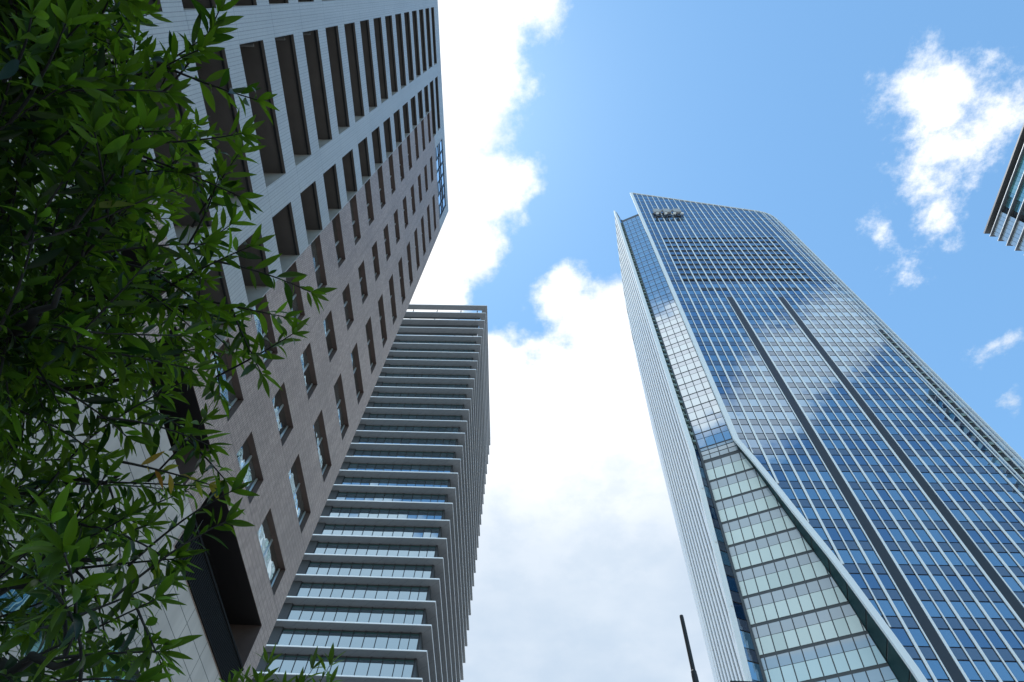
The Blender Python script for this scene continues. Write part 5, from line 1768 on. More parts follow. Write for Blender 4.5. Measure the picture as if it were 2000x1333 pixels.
(-1.90,-0.30,3.70,-1.86,-0.67,3.75,2),
(-2.37,-0.08,3.52,-2.56,-0.29,3.46,2),
(-2.44,-0.35,4.47,-2.34,-0.57,4.63,2),
(-2.55,0.60,4.23,-2.51,0.39,4.46,2),
(-1.31,1.11,2.73,-1.15,0.92,2.59,1),
(-1.35,-0.46,4.23,-1.26,-0.72,4.31,2),
(-2.02,0.88,3.89,-1.88,0.80,4.12,1),
(-1.12,0.74,3.45,-0.97,0.50,3.51,0),
(-2.78,0.63,3.34,-2.94,0.46,3.09,2),
(-2.18,-0.30,3.74,-2.24,-0.54,3.89,2),
(-1.20,0.78,3.31,-0.96,0.86,3.17,1),
(-1.73,-0.25,3.71,-1.57,-0.44,3.58,1),
(-2.46,0.92,3.80,-2.33,1.23,3.72,1),
(-1.12,0.49,2.88,-1.04,0.30,3.10,1),
(-1.06,0.52,3.08,-0.93,0.28,3.05,0),
(-2.04,1.03,3.68,-1.91,1.26,3.79,1),
(-1.68,-0.31,3.67,-1.45,-0.43,3.78,1),
(-1.69,0.18,4.10,-1.49,0.09,4.28,1),
(-2.54,0.20,4.38,-2.71,0.03,4.51,1),
(-2.67,0.92,4.17,-2.57,0.60,4.39,2),
(-1.65,0.70,3.84,-1.44,0.75,4.01,1),
(-1.69,0.73,3.14,-1.55,0.49,3.20,1),
(-1.45,1.04,2.74,-1.30,0.88,2.57,1),
(-1.13,0.76,2.92,-0.91,0.90,3.04,1),
(-1.94,1.45,3.25,-1.81,1.59,3.47,1),
(-2.31,0.89,3.16,-2.30,0.55,2.99,2),
(-1.80,0.61,3.57,-1.66,0.50,3.35,1),
(-1.86,0.23,3.55,-1.59,0.20,3.49,1),
(-2.07,0.71,3.47,-1.90,0.47,3.42,1),
(-2.21,1.01,3.99,-2.06,0.84,4.17,1),
(-1.22,1.08,2.95,-1.02,1.00,3.13,1),
(-1.31,-0.03,3.74,-1.19,-0.18,3.53,1),
(-1.86,0.23,3.55,-1.61,0.11,3.51,1),
(-2.18,1.35,3.40,-2.11,1.65,3.45,1),
(-1.26,0.36,3.55,-1.12,0.13,3.51,1),
(-2.24,-0.79,4.20,-2.04,-0.86,3.95,2),
(-1.26,0.67,3.05,-1.19,0.42,3.18,1),
(-2.14,-0.87,4.15,-1.81,-0.85,4.30,2),
(-1.44,0.69,3.94,-1.33,0.47,4.14,1),
(-1.64,1.21,3.54,-1.49,1.45,3.58,1),
(-2.03,0.69,3.44,-1.85,0.47,3.41,1),
(-2.42,-0.18,4.15,-2.44,-0.33,3.84,2),
(-1.21,0.43,3.51,-1.05,0.20,3.53,0),
(-2.20,0.46,4.17,-2.02,0.37,4.36,1),
(-1.64,-0.11,3.76,-1.52,-0.33,3.62,1),
(-2.28,-0.62,3.04,-2.46,-0.81,3.01,2),
(-1.11,0.79,3.34,-0.86,0.68,3.39,0),
(-2.48,0.13,2.99,-2.20,0.11,3.10,2),
(-1.84,0.57,3.53,-1.71,0.34,3.42,1),
(-1.01,1.08,3.29,-0.77,0.96,3.36,0),
(-1.83,-0.27,4.38,-1.64,-0.27,4.59,2),
(-2.20,-0.56,3.29,-2.01,-0.77,3.26,2),
(-1.24,0.48,2.89,-1.17,0.22,2.96,1),
(-1.87,-0.56,3.73,-1.80,-0.73,3.97,2),
(-1.40,-0.28,4.02,-1.36,-0.43,3.79,1),
(-1.58,1.15,3.67,-1.36,1.32,3.68,1),
(-1.73,-0.25,3.71,-1.47,-0.31,3.64,1),
(-1.28,0.39,3.59,-1.17,0.27,3.36,1),
(-2.42,-0.23,4.04,-2.44,-0.44,3.85,2),
(-1.43,0.61,3.12,-1.39,0.35,3.01,1),
(-2.61,0.61,3.99,-2.94,0.37,3.87,2),
(-1.26,0.47,2.85,-1.21,0.22,2.93,1),
(-2.72,0.53,3.94,-2.99,0.43,3.99,2),
(-2.56,1.02,3.90,-2.47,1.25,3.67,1),
(-1.07,0.65,3.47,-0.91,0.44,3.55,0),
(-2.08,1.10,3.65,-1.99,1.29,3.84,1),
(-1.39,0.11,3.61,-1.26,-0.07,3.44,2),
(-2.11,-0.01,4.50,-2.11,-0.27,4.67,1),
(-1.14,0.59,3.07,-0.90,0.61,3.22,1),
(-1.48,0.03,3.58,-1.27,-0.10,3.44,1),
(-1.37,0.53,3.11,-1.19,0.31,3.12,1),
(-1.97,1.13,3.56,-1.85,1.32,3.75,1),
(-2.77,0.67,3.32,-3.06,0.57,3.19,2),
(-1.25,0.38,3.11,-1.18,0.19,2.91,1),
(-2.46,0.61,4.16,-2.25,0.71,4.33,1),
(-2.43,-0.69,4.18,-2.61,-0.95,4.22,2),
(-1.57,-0.23,3.68,-1.55,-0.50,3.59,2),
(-2.68,0.94,4.12,-2.72,0.73,4.36,1),
(-1.99,1.53,2.96,-1.98,1.85,3.11,1),
(-1.77,0.45,3.47,-1.52,0.41,3.33,1),
(-2.25,1.03,3.89,-2.04,1.22,3.91,1),
(-0.98,0.89,3.42,-0.83,1.03,3.23,0),
(-2.50,-0.03,4.43,-2.50,-0.22,4.64,2),
(-1.06,0.48,2.97,-0.93,0.29,3.13,1),
(-1.73,-0.25,3.71,-1.50,-0.38,3.61,1),
(-1.64,0.64,3.16,-1.48,0.41,3.17,1),
(-1.30,-0.18,4.10,-1.14,-0.30,4.38,2),
(-1.97,0.51,4.13,-1.77,0.72,4.19,1),
(-1.91,-0.85,4.25,-1.65,-0.85,4.33,2),
(-2.60,0.69,4.32,-2.77,0.40,4.43,2),
(-1.29,-0.17,3.67,-1.06,-0.31,3.74,2),
(-2.20,-0.39,3.80,-2.41,-0.59,3.85,2),
(-1.75,0.47,3.58,-1.60,0.37,3.35,1),
(-1.70,0.53,3.41,-1.58,0.44,3.18,1),
(-2.11,-0.10,4.56,-1.83,-0.06,4.53,1),
(-1.24,0.58,3.09,-1.13,0.40,3.30,1),
(-1.58,0.56,3.16,-1.38,0.41,3.28,1),
(-1.74,-0.10,3.65,-1.52,-0.14,3.48,1),
(-1.87,-0.56,3.73,-1.89,-0.73,3.97,2),
(-1.30,0.65,3.41,-1.11,0.50,3.27,1),
(-1.35,0.68,3.37,-1.25,0.45,3.26,1),
(-1.61,0.60,3.17,-1.48,0.36,3.05,1),
(-1.84,1.25,3.61,-1.65,1.20,3.82,1),
(-0.97,0.72,3.37,-0.72,0.85,3.44,0),
(-1.89,0.88,3.94,-1.72,1.12,3.90,1),
(-1.33,-0.06,3.49,-1.15,-0.27,3.55,1),
(-2.29,1.35,3.39,-2.31,1.63,3.40,1),
(-2.58,0.98,3.90,-2.59,1.25,3.74,1),
(-2.16,-0.57,3.27,-1.90,-0.61,3.40,2),
(-2.33,1.11,3.70,-2.22,1.37,3.75,1),
(-2.10,-0.67,3.27,-2.25,-0.90,3.37,2),
(-1.83,1.71,2.84,-1.78,1.98,2.70,1),
(-2.37,1.14,3.75,-2.29,1.41,3.71,1),
(-1.23,0.33,2.89,-1.02,0.18,3.04,1),
(-2.22,0.00,4.48,-2.25,-0.21,4.66,1),
(-2.54,0.53,4.31,-2.39,0.35,4.51,1),
(-1.58,1.67,2.83,-1.55,1.92,2.97,1),
(-2.41,-0.65,4.19,-2.69,-0.82,4.27,2),
(-1.33,-0.06,3.49,-1.14,-0.26,3.54,1),
(-2.38,-0.02,3.45,-2.64,-0.22,3.48,2),
(-2.56,-0.74,4.24,-2.62,-0.94,4.43,2),
(-1.68,-0.31,3.67,-1.57,-0.42,3.43,2),
(-2.56,-0.74,4.24,-2.58,-0.98,4.09,2),
(-1.89,0.26,3.57,-1.69,0.09,3.43,1),
(-1.98,1.71,3.04,-1.94,1.92,2.88,1),
(-2.14,-0.63,3.28,-2.02,-0.83,3.13,2),
(-1.89,1.50,3.33,-1.65,1.60,3.50,1),
(-2.53,0.30,3.57,-2.71,0.02,3.76,2),
(-2.39,1.09,3.76,-2.39,1.37,3.70,1),
(-1.41,-0.01,3.53,-1.10,-0.01,3.45,1),
(-2.69,0.87,4.20,-2.44,0.92,4.31,1),
(-2.18,-0.62,3.10,-1.91,-0.63,3.02,2),
(-1.83,0.47,3.51,-1.65,0.32,3.36,1),
(-2.44,0.57,4.20,-2.24,0.59,4.39,1),
(-2.39,1.24,3.72,-2.15,1.39,3.78,1),
(-1.77,0.64,4.00,-1.53,0.71,4.17,1),
(-1.39,0.11,3.61,-1.36,-0.07,3.40,2),
(-2.33,0.58,4.31,-2.21,0.38,4.49,1),
(-2.43,0.40,4.45,-2.67,0.14,4.59,1),
(-2.51,-0.37,4.48,-2.74,-0.60,4.43,2),
(-1.33,0.49,3.10,-1.23,0.23,3.05,1),
(-1.89,0.88,3.94,-1.70,1.09,3.96,1),
(-1.13,-0.27,3.72,-0.94,-0.20,3.98,2),
(-2.64,0.10,2.94,-3.05,-0.04,3.09,2),
(-1.94,0.34,4.26,-1.97,0.12,4.55,1),
(-2.52,-0.13,3.47,-2.74,-0.32,3.44,2),
(-2.87,0.54,3.21,-2.88,0.29,3.40,2),
(-2.69,0.97,4.05,-2.61,1.11,4.28,1),
(-1.60,0.42,3.37,-1.44,0.19,3.35,1),
(-1.48,0.08,3.61,-1.39,-0.07,3.39,1),
(-1.62,0.46,3.25,-1.46,0.32,3.07,1),
(-1.18,-0.26,4.30,-1.00,-0.21,4.08,2),
(-1.40,0.43,3.05,-1.23,0.18,3.00,1),
(-1.43,-0.00,3.49,-1.30,-0.25,3.45,1),
(-1.17,0.49,3.48,-1.09,0.28,3.31,1),
(-1.28,0.26,3.01,-1.03,0.19,3.11,1),
(-1.70,0.53,3.41,-1.56,0.30,3.32,1),
(-2.31,1.55,3.40,-2.24,1.76,3.17,1),
(-1.18,0.23,3.53,-0.94,0.11,3.59,0),
(-1.64,1.17,3.60,-1.51,1.38,3.75,1),
(-2.38,1.23,3.63,-2.42,1.50,3.63,1),
(-1.41,0.47,3.06,-1.21,0.33,3.21,1),
(-2.08,-1.00,4.11,-1.96,-1.28,4.15,2),
(-2.15,1.46,3.42,-2.23,1.72,3.32,1),
(-1.56,-0.33,3.80,-1.47,-0.40,3.54,1),
(-2.31,-0.50,3.83,-2.21,-0.68,3.63,2),
(-2.70,0.53,4.38,-2.83,0.27,4.49,2),
(-1.87,-0.56,3.73,-1.68,-0.71,3.58,2),
(-1.62,-0.37,3.54,-1.34,-0.35,3.52,1),
(-1.14,0.42,3.42,-0.88,0.54,3.43,0),
(-1.09,0.27,3.52,-0.91,0.06,3.60,0),
(-2.53,1.10,3.82,-2.30,1.23,3.91,1),
(-1.75,0.57,3.49,-1.68,0.43,3.26,1),
(-2.35,-0.09,4.47,-2.39,-0.23,4.71,1),
(-2.87,0.54,3.21,-2.91,0.29,3.42,2),
(-2.21,1.64,3.35,-1.94,1.74,3.42,1),
(-1.53,-0.48,3.93,-1.46,-0.77,3.82,2),
(-2.49,-0.78,4.19,-2.69,-0.94,4.33,2),
(-1.27,0.37,3.17,-1.10,0.16,3.09,1),
(-1.65,-0.29,3.68,-1.48,-0.41,3.49,1),
(-2.10,1.16,3.91,-1.90,1.01,4.09,1),
(-1.52,0.43,3.09,-1.33,0.22,3.00,1),
(-2.51,0.91,4.28,-2.19,0.93,4.28,1),
(-2.70,0.83,4.25,-2.83,0.63,4.42,1),
(-2.59,1.17,3.79,-2.39,1.26,3.98,1),
(-2.31,0.38,3.30,-1.96,0.40,3.07,2),
(-1.48,0.03,3.58,-1.37,-0.10,3.36,1),
(-1.13,0.38,3.38,-0.86,0.37,3.48,0),
(-2.77,0.39,4.44,-2.98,0.21,4.34,2),
(-1.33,-0.06,3.49,-1.06,0.03,3.42,1),
(-1.34,0.34,3.03,-1.19,0.26,3.25,1),
(-1.70,0.43,3.50,-1.67,0.16,3.40,1),
(-2.52,1.20,3.86,-2.32,1.21,4.08,1),
(-1.24,0.35,3.51,-1.09,0.16,3.35,1),
(-1.21,-0.20,3.53,-1.12,-0.42,3.71,1),
(-1.84,0.96,3.89,-1.64,1.16,3.93,1),
(-2.19,-1.11,4.39,-2.10,-1.35,4.47,2),
(-2.21,1.01,3.99,-1.98,1.23,4.00,1),
(-1.76,1.60,3.19,-1.77,1.86,3.30,1),
(-1.59,-0.13,3.53,-1.46,-0.37,3.48,1),
(-1.39,-0.09,3.47,-1.35,-0.36,3.50,1),
(-2.54,0.53,4.31,-2.38,0.45,4.55,1),
(-2.58,1.07,3.85,-2.59,1.33,3.79,1),
(-1.33,0.49,3.10,-1.20,0.25,3.18,1),
(-2.58,1.07,3.85,-2.43,1.31,3.78,1),
(-1.20,0.33,2.93,-1.07,0.10,3.00,1),
(-2.59,-0.45,4.46,-2.77,-0.64,4.46,2),
(-2.67,0.92,4.17,-2.56,0.85,4.43,1),
(-1.21,-0.20,3.53,-1.13,-0.43,3.69,1),
(-1.50,-0.30,3.50,-1.23,-0.26,3.42,1),
(-1.73,1.57,3.45,-1.69,1.83,3.36,1),
(-1.44,-0.02,3.51,-1.48,-0.29,3.42,1),
(-1.57,1.75,2.88,-1.56,2.02,2.92,1),
(-2.19,-1.11,4.39,-1.98,-1.28,4.56,2),
(-1.25,0.38,3.11,-1.11,0.14,3.10,1),
(-2.82,0.49,3.96,-3.05,0.47,3.78,2),
(-1.95,0.26,4.36,-1.94,0.13,4.60,1),
(-1.35,-0.46,4.23,-1.36,-0.65,4.63,2),
(-1.74,-0.10,3.65,-1.72,-0.27,3.22,2),
(-1.10,0.19,3.55,-0.83,0.29,3.56,0),
(-1.22,-0.47,4.02,-1.01,-0.64,4.10,2),
(-1.37,-0.04,3.51,-1.18,-0.22,3.40,1),
(-1.24,-0.22,4.20,-1.09,-0.22,4.44,2),
(-1.53,0.48,3.17,-1.40,0.25,3.08,1),
(-2.87,0.02,3.02,-3.05,-0.16,3.15,2),
(-1.41,0.47,3.06,-1.31,0.20,3.07,1),
(-1.19,0.28,3.45,-0.93,0.15,3.47,0),
(-2.43,-0.29,3.93,-2.41,-0.49,3.74,2),
(-2.26,1.29,3.74,-2.08,1.51,3.82,1),
(-2.60,0.22,4.55,-2.35,0.05,4.70,1),
(-2.11,1.68,3.37,-2.00,1.91,3.27,1),
(-2.75,0.76,4.31,-2.65,0.58,4.54,1),
(-1.19,0.29,2.94,-1.05,0.12,3.10,1),
(-1.22,-0.18,3.70,-1.13,-0.31,3.47,1),
(-1.60,-0.32,3.66,-1.42,-0.33,3.45,1),
(-2.18,-0.30,3.25,-1.86,-0.22,3.15,2),
(-0.89,1.21,2.35,-0.77,0.81,2.27,0),
(-2.50,-0.10,4.50,-2.44,-0.28,4.75,1),
(-2.87,0.02,3.02,-2.93,-0.08,3.37,2),
(-1.29,-0.17,3.67,-1.26,-0.36,3.47,1),
(-1.30,0.39,3.14,-1.26,0.14,3.03,2),
(-2.30,1.50,3.40,-2.29,1.70,3.60,1),
(-1.12,0.25,2.97,-0.90,0.06,2.92,0),
(-1.73,-0.20,3.41,-1.46,-0.15,3.35,1),
(-1.22,-0.47,4.02,-1.06,-0.73,3.99,2),
(-1.82,-0.85,4.28,-1.67,-0.95,4.07,2),
(-1.25,0.38,3.11,-1.05,0.23,3.25,1),
(-1.63,0.41,3.36,-1.49,0.28,3.15,1),
(-2.79,0.69,4.37,-3.06,0.52,4.28,2),
(-1.88,-0.65,3.86,-1.70,-0.80,3.70,2),
(-2.11,1.68,3.37,-1.86,1.86,3.38,1),
(-1.97,0.15,4.25,-1.79,0.17,4.51,1),
(-1.11,0.17,2.98,-0.88,0.04,2.81,0),
(-2.42,0.47,4.48,-2.47,0.26,4.68,1),
(-2.22,0.00,4.48,-2.04,-0.03,4.75,1),
(-2.67,-0.27,3.45,-2.72,-0.67,3.51,2),
(-2.48,-0.16,4.59,-2.37,-0.35,4.79,1),
(-1.70,0.36,3.41,-1.53,0.18,3.28,1),
(-1.45,0.03,3.53,-1.28,0.00,3.29,1),
(-2.09,-0.70,3.23,-1.81,-0.74,3.29,2),
(-2.16,1.41,3.78,-2.04,1.66,3.75,1),
(-1.77,1.05,3.91,-1.52,1.10,4.05,1),
(-2.04,-1.10,4.12,-1.90,-1.34,4.18,2),
(-2.66,0.08,4.47,-2.91,-0.05,4.57,2),
(-2.93,0.62,3.25,-3.19,0.53,3.37,2),
(-2.34,-0.53,3.83,-2.56,-0.71,3.79,2),
(-2.94,0.60,4.32,-3.04,0.31,4.35,2),
(-2.42,-0.59,3.82,-2.50,-0.85,3.80,2),
(-1.20,0.23,3.05,-1.04,0.19,3.28,1),
(-1.73,0.39,3.43,-1.76,0.10,3.17,2),
(-2.05,-0.77,3.17,-2.10,-0.98,3.00,2),
(-1.56,1.34,3.56,-1.43,1.58,3.67,1),
(-0.85,1.07,2.32,-0.77,0.75,2.33,0),
(-2.71,-0.55,3.49,-2.59,-0.81,3.56,2),
(-1.15,0.21,3.10,-0.93,0.23,3.27,1),
(-2.07,-0.27,3.21,-1.84,-0.22,3.05,2),
(-1.75,-0.75,3.75,-1.51,-0.88,3.82,2),
(-1.75,0.14,3.48,-1.70,-0.00,3.20,2),
(-2.64,0.81,4.24,-2.47,0.88,4.47,1),
(-2.70,-0.18,2.97,-2.92,-0.52,2.95,2),
(-1.68,0.25,3.43,-1.58,0.01,3.31,1),
(-1.24,0.32,3.16,-1.09,0.09,3.12,1),
(-1.21,-0.20,3.53,-0.94,-0.30,3.56,1),
(-2.11,1.68,3.37,-2.15,1.93,3.24,1),
(-1.21,0.30,3.14,-1.07,0.06,3.08,1),
(-1.27,-0.30,3.53,-1.32,-0.56,3.64,2),
(-1.37,0.01,3.49,-1.28,-0.17,3.30,2),
(-1.46,-0.36,3.53,-1.21,-0.36,3.41,1),
(-1.82,1.80,2.79,-1.83,2.12,2.79,1),
(-2.56,-0.87,4.21,-2.68,-1.07,4.05,2),
(-3.11,0.56,3.34,-3.24,0.50,3.06,2),
(-2.60,-0.20,3.46,-2.82,-0.34,3.82,2),
(-2.07,-0.71,3.27,-1.81,-0.77,3.38,2),
(-3.20,0.51,3.14,-3.28,0.22,2.97,2),
(-2.11,-0.15,4.59,-2.11,-0.29,4.86,1),
(-1.46,-0.17,3.46,-1.23,-0.26,3.34,1),
(-2.83,-0.01,4.54,-2.96,-0.28,4.46,2),
(-1.29,-0.64,4.29,-1.33,-0.95,4.43,2),
(-2.97,0.60,3.23,-3.14,0.46,3.46,2),
(-1.20,0.23,3.05,-1.17,0.00,2.87,1),
(-0.85,1.07,2.32,-0.72,0.76,2.28,0),
(-2.11,-1.09,4.10,-2.37,-1.42,4.09,2),
(-1.20,0.23,3.05,-0.99,0.06,3.12,1),
(-1.48,0.26,3.35,-1.36,0.04,3.25,1),
(-1.51,-0.58,3.89,-1.60,-0.82,3.74,2),
(-2.50,-0.14,4.54,-2.44,-0.23,4.81,1),
(-1.36,-0.57,4.45,-1.42,-0.76,4.67,2),
(-2.89,0.63,4.34,-2.97,0.41,4.49,2),
(-2.46,0.12,4.63,-2.22,0.06,4.77,1),
(-2.72,0.49,4.40,-2.55,0.40,4.68,1),
(-2.70,0.83,4.25,-2.67,0.73,4.56,1),
(-2.67,-0.27,3.45,-2.95,-0.42,3.35,2),
(-1.82,1.91,2.79,-1.66,2.14,2.81,1),
(-1.48,0.26,3.35,-1.28,0.16,3.18,1),
(-2.67,-0.64,3.51,-2.59,-0.94,3.47,2),
(-2.13,1.14,3.90,-1.94,1.16,4.12,1),
(-1.71,0.04,3.28,-1.49,-0.14,3.29,1),
(-2.66,0.08,4.47,-2.93,-0.05,4.61,2),
(-2.11,0.89,4.12,-1.94,0.81,4.38,1),
(-1.52,-0.26,3.50,-1.43,-0.52,3.40,2),
(-2.64,1.04,4.18,-2.55,1.22,4.36,1),
(-2.05,1.80,3.31,-1.85,2.01,3.23,1),
(-2.90,0.49,3.90,-3.19,0.47,3.97,2),
(-1.38,-0.20,3.42,-1.11,-0.23,3.33,1),
(-1.73,-0.22,3.35,-1.67,-0.45,3.16,2),
(-2.14,-1.24,4.43,-2.37,-1.46,4.45,2),
(-2.69,0.87,4.20,-2.65,1.06,4.46,1),
(-1.28,-0.24,3.60,-1.24,-0.50,3.53,2),
(-2.68,-0.25,3.59,-2.72,-0.55,3.63,2),
(-1.30,-0.75,4.34,-1.16,-0.96,4.22,2),
(-2.69,-0.35,3.60,-2.70,-0.58,3.77,2),
(-2.07,0.40,4.30,-1.86,0.31,4.58,1),
(-2.04,-1.23,4.51,-1.75,-1.22,4.55,2),
(-2.45,1.20,3.93,-2.28,1.28,4.17,1),
(-2.07,0.40,3.14,-1.80,0.28,3.10,2),
(-2.13,1.81,3.30,-1.91,1.90,3.45,1),
(-2.85,-0.01,4.57,-2.92,-0.35,4.57,2),
(-3.25,0.31,3.02,-3.15,0.08,3.30,2),
(-3.20,0.18,3.18,-3.22,-0.07,3.07,2),
(-1.97,1.78,2.98,-2.00,2.05,3.08,1),
(-1.47,-0.33,3.51,-1.24,-0.38,3.37,1),
(-2.98,0.57,4.31,-3.22,0.56,4.07,2),
(-1.32,-0.86,4.38,-1.36,-1.05,4.14,2),
(-1.99,-0.63,3.05,-1.72,-0.66,3.06,2),
(-2.65,-1.01,4.09,-2.58,-1.30,4.01,2),
(-2.63,-0.98,4.12,-2.66,-1.24,4.07,2),
(-1.93,-0.74,3.33,-1.65,-0.77,3.38,2),
(-1.41,0.22,3.29,-1.23,0.06,3.14,1),
(-2.97,0.50,4.33,-3.16,0.28,4.26,2),
(-1.97,0.35,3.13,-1.81,0.29,2.92,2),
(-1.16,0.25,2.95,-1.16,-0.05,2.89,1),
(-2.72,-0.28,3.66,-2.89,-0.45,3.86,2),
(-1.36,-0.59,4.51,-1.13,-0.57,4.69,2),
(-2.40,1.17,3.87,-2.36,1.45,3.89,1),
(-3.00,0.44,4.34,-3.17,0.23,4.21,2),
(-2.88,-0.20,4.57,-2.90,-0.47,4.58,2),
(-1.20,-0.20,3.52,-0.94,-0.35,3.48,1),
(-1.28,-0.59,4.57,-1.01,-0.70,4.52,2),
(-1.39,0.28,3.03,-1.25,0.06,3.14,1),
(-1.67,-0.80,3.78,-1.66,-1.02,3.96,2),
(-2.46,0.32,4.62,-2.12,0.28,4.74,1),
(-2.90,-0.16,4.50,-3.09,-0.25,4.13,2),
(-3.06,0.57,4.22,-3.24,0.48,4.00,2),
(-2.33,1.26,4.10,-2.10,1.41,4.05,1),
(-2.61,-1.17,4.05,-2.45,-1.33,3.88,2),
(-2.40,0.92,4.28,-2.20,1.06,4.41,1),
(-1.17,0.25,3.10,-1.07,-0.02,3.11,1),
(-2.46,-0.20,4.73,-2.26,-0.33,4.90,1),
(-1.38,-0.20,3.42,-1.14,-0.22,3.26,1),
(-1.56,-0.09,3.28,-1.30,0.01,3.19,1),
(-1.96,-0.25,3.18,-1.74,-0.25,2.97,2),
(-1.36,0.32,3.07,-1.31,0.04,3.08,1),
(-2.48,-0.77,3.81,-2.36,-1.11,3.70,2),
(-1.18,-0.26,4.30,-0.96,-0.17,4.46,2),
(-1.26,0.31,3.06,-1.25,0.04,3.16,1),
(-2.05,0.86,4.21,-1.90,0.76,4.46,1),
(-1.95,1.86,2.93,-2.04,2.13,2.80,1),
(-1.38,-0.20,3.42,-1.33,-0.47,3.39,2),
(-1.10,0.06,3.11,-0.93,-0.05,3.31,1),
(-2.35,-0.28,4.82,-2.18,-0.45,4.95,1),
(-2.19,1.37,3.77,-2.01,1.50,3.98,1),
(-2.92,0.55,4.39,-2.94,0.35,4.63,2),
(-1.35,0.17,3.24,-1.30,-0.01,3.03,1),
(-1.46,-0.17,3.46,-1.33,-0.28,3.24,1),
(-3.03,0.55,3.31,-3.24,0.50,3.52,2),
(-1.20,-0.20,3.52,-1.04,-0.26,3.30,1),
(-1.17,0.25,3.10,-1.11,-0.03,3.12,1),
(-1.29,0.30,3.10,-1.27,0.03,3.14,1),
(-2.64,-0.75,3.50,-2.61,-1.05,3.43,2),
(-2.04,1.84,3.30,-2.13,2.08,3.14,1),
(-1.13,0.17,3.11,-0.97,-0.06,3.07,1),
(-2.60,0.42,4.60,-2.36,0.47,4.73,1),
(-1.28,-0.59,4.57,-1.05,-0.46,4.70,2),
(-2.46,-0.74,3.81,-2.48,-0.99,3.69,2),
(-3.12,0.29,4.25,-3.17,0.01,4.01,2),
(-1.19,-0.22,3.36,-0.91,-0.15,3.32,1),
(-1.19,-0.22,3.36,-0.94,-0.35,3.41,1),
(-1.34,-0.05,3.43,-1.28,-0.18,3.19,1),
(-1.31,-0.12,3.29,-1.04,-0.09,3.23,1),
(-2.92,0.48,4.48,-3.07,0.25,4.54,2),
(-2.27,0.30,4.69,-2.00,0.41,4.68,1),
(-1.31,0.16,3.09,-1.21,-0.09,3.17,1),
(-1.31,-0.27,3.44,-1.10,-0.27,3.25,1),
(-1.98,-0.73,3.31,-1.83,-0.97,3.37,2),
(-2.06,1.70,3.39,-2.04,1.95,3.51,1),
(-2.91,0.27,4.37,-3.05,0.15,4.59,2),
(-2.58,1.17,4.31,-2.32,1.25,4.36,1),
(-1.09,-0.67,4.54,-0.91,-0.79,4.37,2),
(-3.09,0.50,3.39,-3.36,0.52,3.33,2),
(-1.15,0.21,3.10,-1.16,-0.07,3.07,2),
(-1.96,-1.23,4.15,-1.84,-1.49,4.21,2),
(-1.24,-0.01,3.15,-0.96,-0.05,3.15,1),
(-2.64,-0.75,3.50,-2.79,-0.97,3.36,2),
(-1.15,0.11,3.09,-1.01,-0.11,3.01,1),
(-2.86,-0.42,2.96,-2.89,-0.84,3.01,2),
(-2.07,-0.85,3.12,-2.03,-1.10,2.94,2),
(-2.22,-1.32,4.44,-2.44,-1.51,4.56,2),
(-1.34,0.28,3.07,-1.34,-0.01,3.09,1),
(-2.65,-1.17,4.09,-2.66,-1.37,4.57,2),
(-2.37,1.36,3.89,-2.17,1.54,4.01,1),
(-3.18,0.51,3.37,-3.21,0.17,3.40,2),
(-1.07,0.09,3.10,-1.06,-0.14,2.94,1),
(-3.12,0.29,4.25,-3.23,0.07,4.09,2),
(-1.25,-0.82,4.29,-1.22,-1.10,4.30,2),
(-2.55,0.85,4.37,-2.41,1.03,4.56,1),
(-2.92,0.55,4.39,-3.02,0.42,4.63,2),
(-1.16,0.21,3.12,-1.17,-0.07,3.14,1),
(-1.07,-0.01,3.05,-0.90,-0.07,3.26,1),
(-2.32,-0.29,4.85,-2.03,-0.28,5.02,1),
(-1.28,-0.36,3.45,-1.23,-0.64,3.52,2),
(-1.81,-0.25,3.03,-1.64,-0.45,2.91,2),
(-1.28,0.21,3.12,-1.29,-0.07,3.07,1),
(-3.22,0.23,3.12,-3.40,0.03,3.04,2),
(-1.19,-0.22,4.28,-1.01,-0.15,4.65,2),
(-2.82,-0.37,2.96,-3.15,-0.48,3.09,2),
(-2.50,0.91,4.44,-2.27,1.10,4.51,1),
(-1.56,1.94,2.90,-1.52,2.20,3.09,1),
(-2.04,1.84,3.30,-1.91,2.05,3.45,1),
(-3.06,0.48,3.94,-3.28,0.36,3.81,2),
(-2.75,-0.90,3.40,-2.76,-1.07,3.08,2),
(-1.14,0.10,3.11,-1.12,-0.15,2.98,1),
(-3.15,0.09,4.08,-3.09,-0.29,3.85,2),
(-2.87,-0.37,3.38,-3.02,-0.65,3.38,2),
(-2.92,-0.47,3.38,-3.08,-0.64,3.18,2),
(-2.26,1.70,3.24,-2.38,2.03,3.14,1),
(-1.69,-0.38,3.22,-1.46,-0.56,3.15,2),
(-3.20,0.14,4.14,-3.21,-0.12,4.41,2),
(-1.38,-0.02,3.22,-1.24,-0.27,3.14,1),
(-2.59,1.14,4.28,-2.41,1.35,4.41,1),
(-2.36,1.25,4.06,-2.15,1.45,4.15,1),
(-3.11,0.57,4.18,-3.32,0.36,4.13,2),
(-2.75,-0.96,3.29,-2.74,-1.09,3.03,2),
(-1.11,-0.65,4.00,-0.93,-0.89,3.88,2),
(-1.14,-0.03,3.15,-1.02,-0.18,2.95,1),
(-2.65,-1.24,4.26,-2.77,-1.40,4.39,2),
(-1.16,0.06,3.13,-1.03,-0.17,3.02,1),
(-3.11,-0.18,3.92,-3.01,-0.41,3.77,2),
(-1.87,-0.89,3.35,-1.98,-1.10,3.56,2),
(-1.92,-1.32,4.17,-1.84,-1.43,3.87,2),
(-3.16,0.21,4.19,-3.28,0.05,4.04,2),
(-2.25,-0.37,4.89,-2.03,-0.38,5.08,1),
(-2.18,0.34,4.68,-1.90,0.42,4.73,1),
(-3.03,-0.22,4.24,-3.17,-0.38,4.03,2),
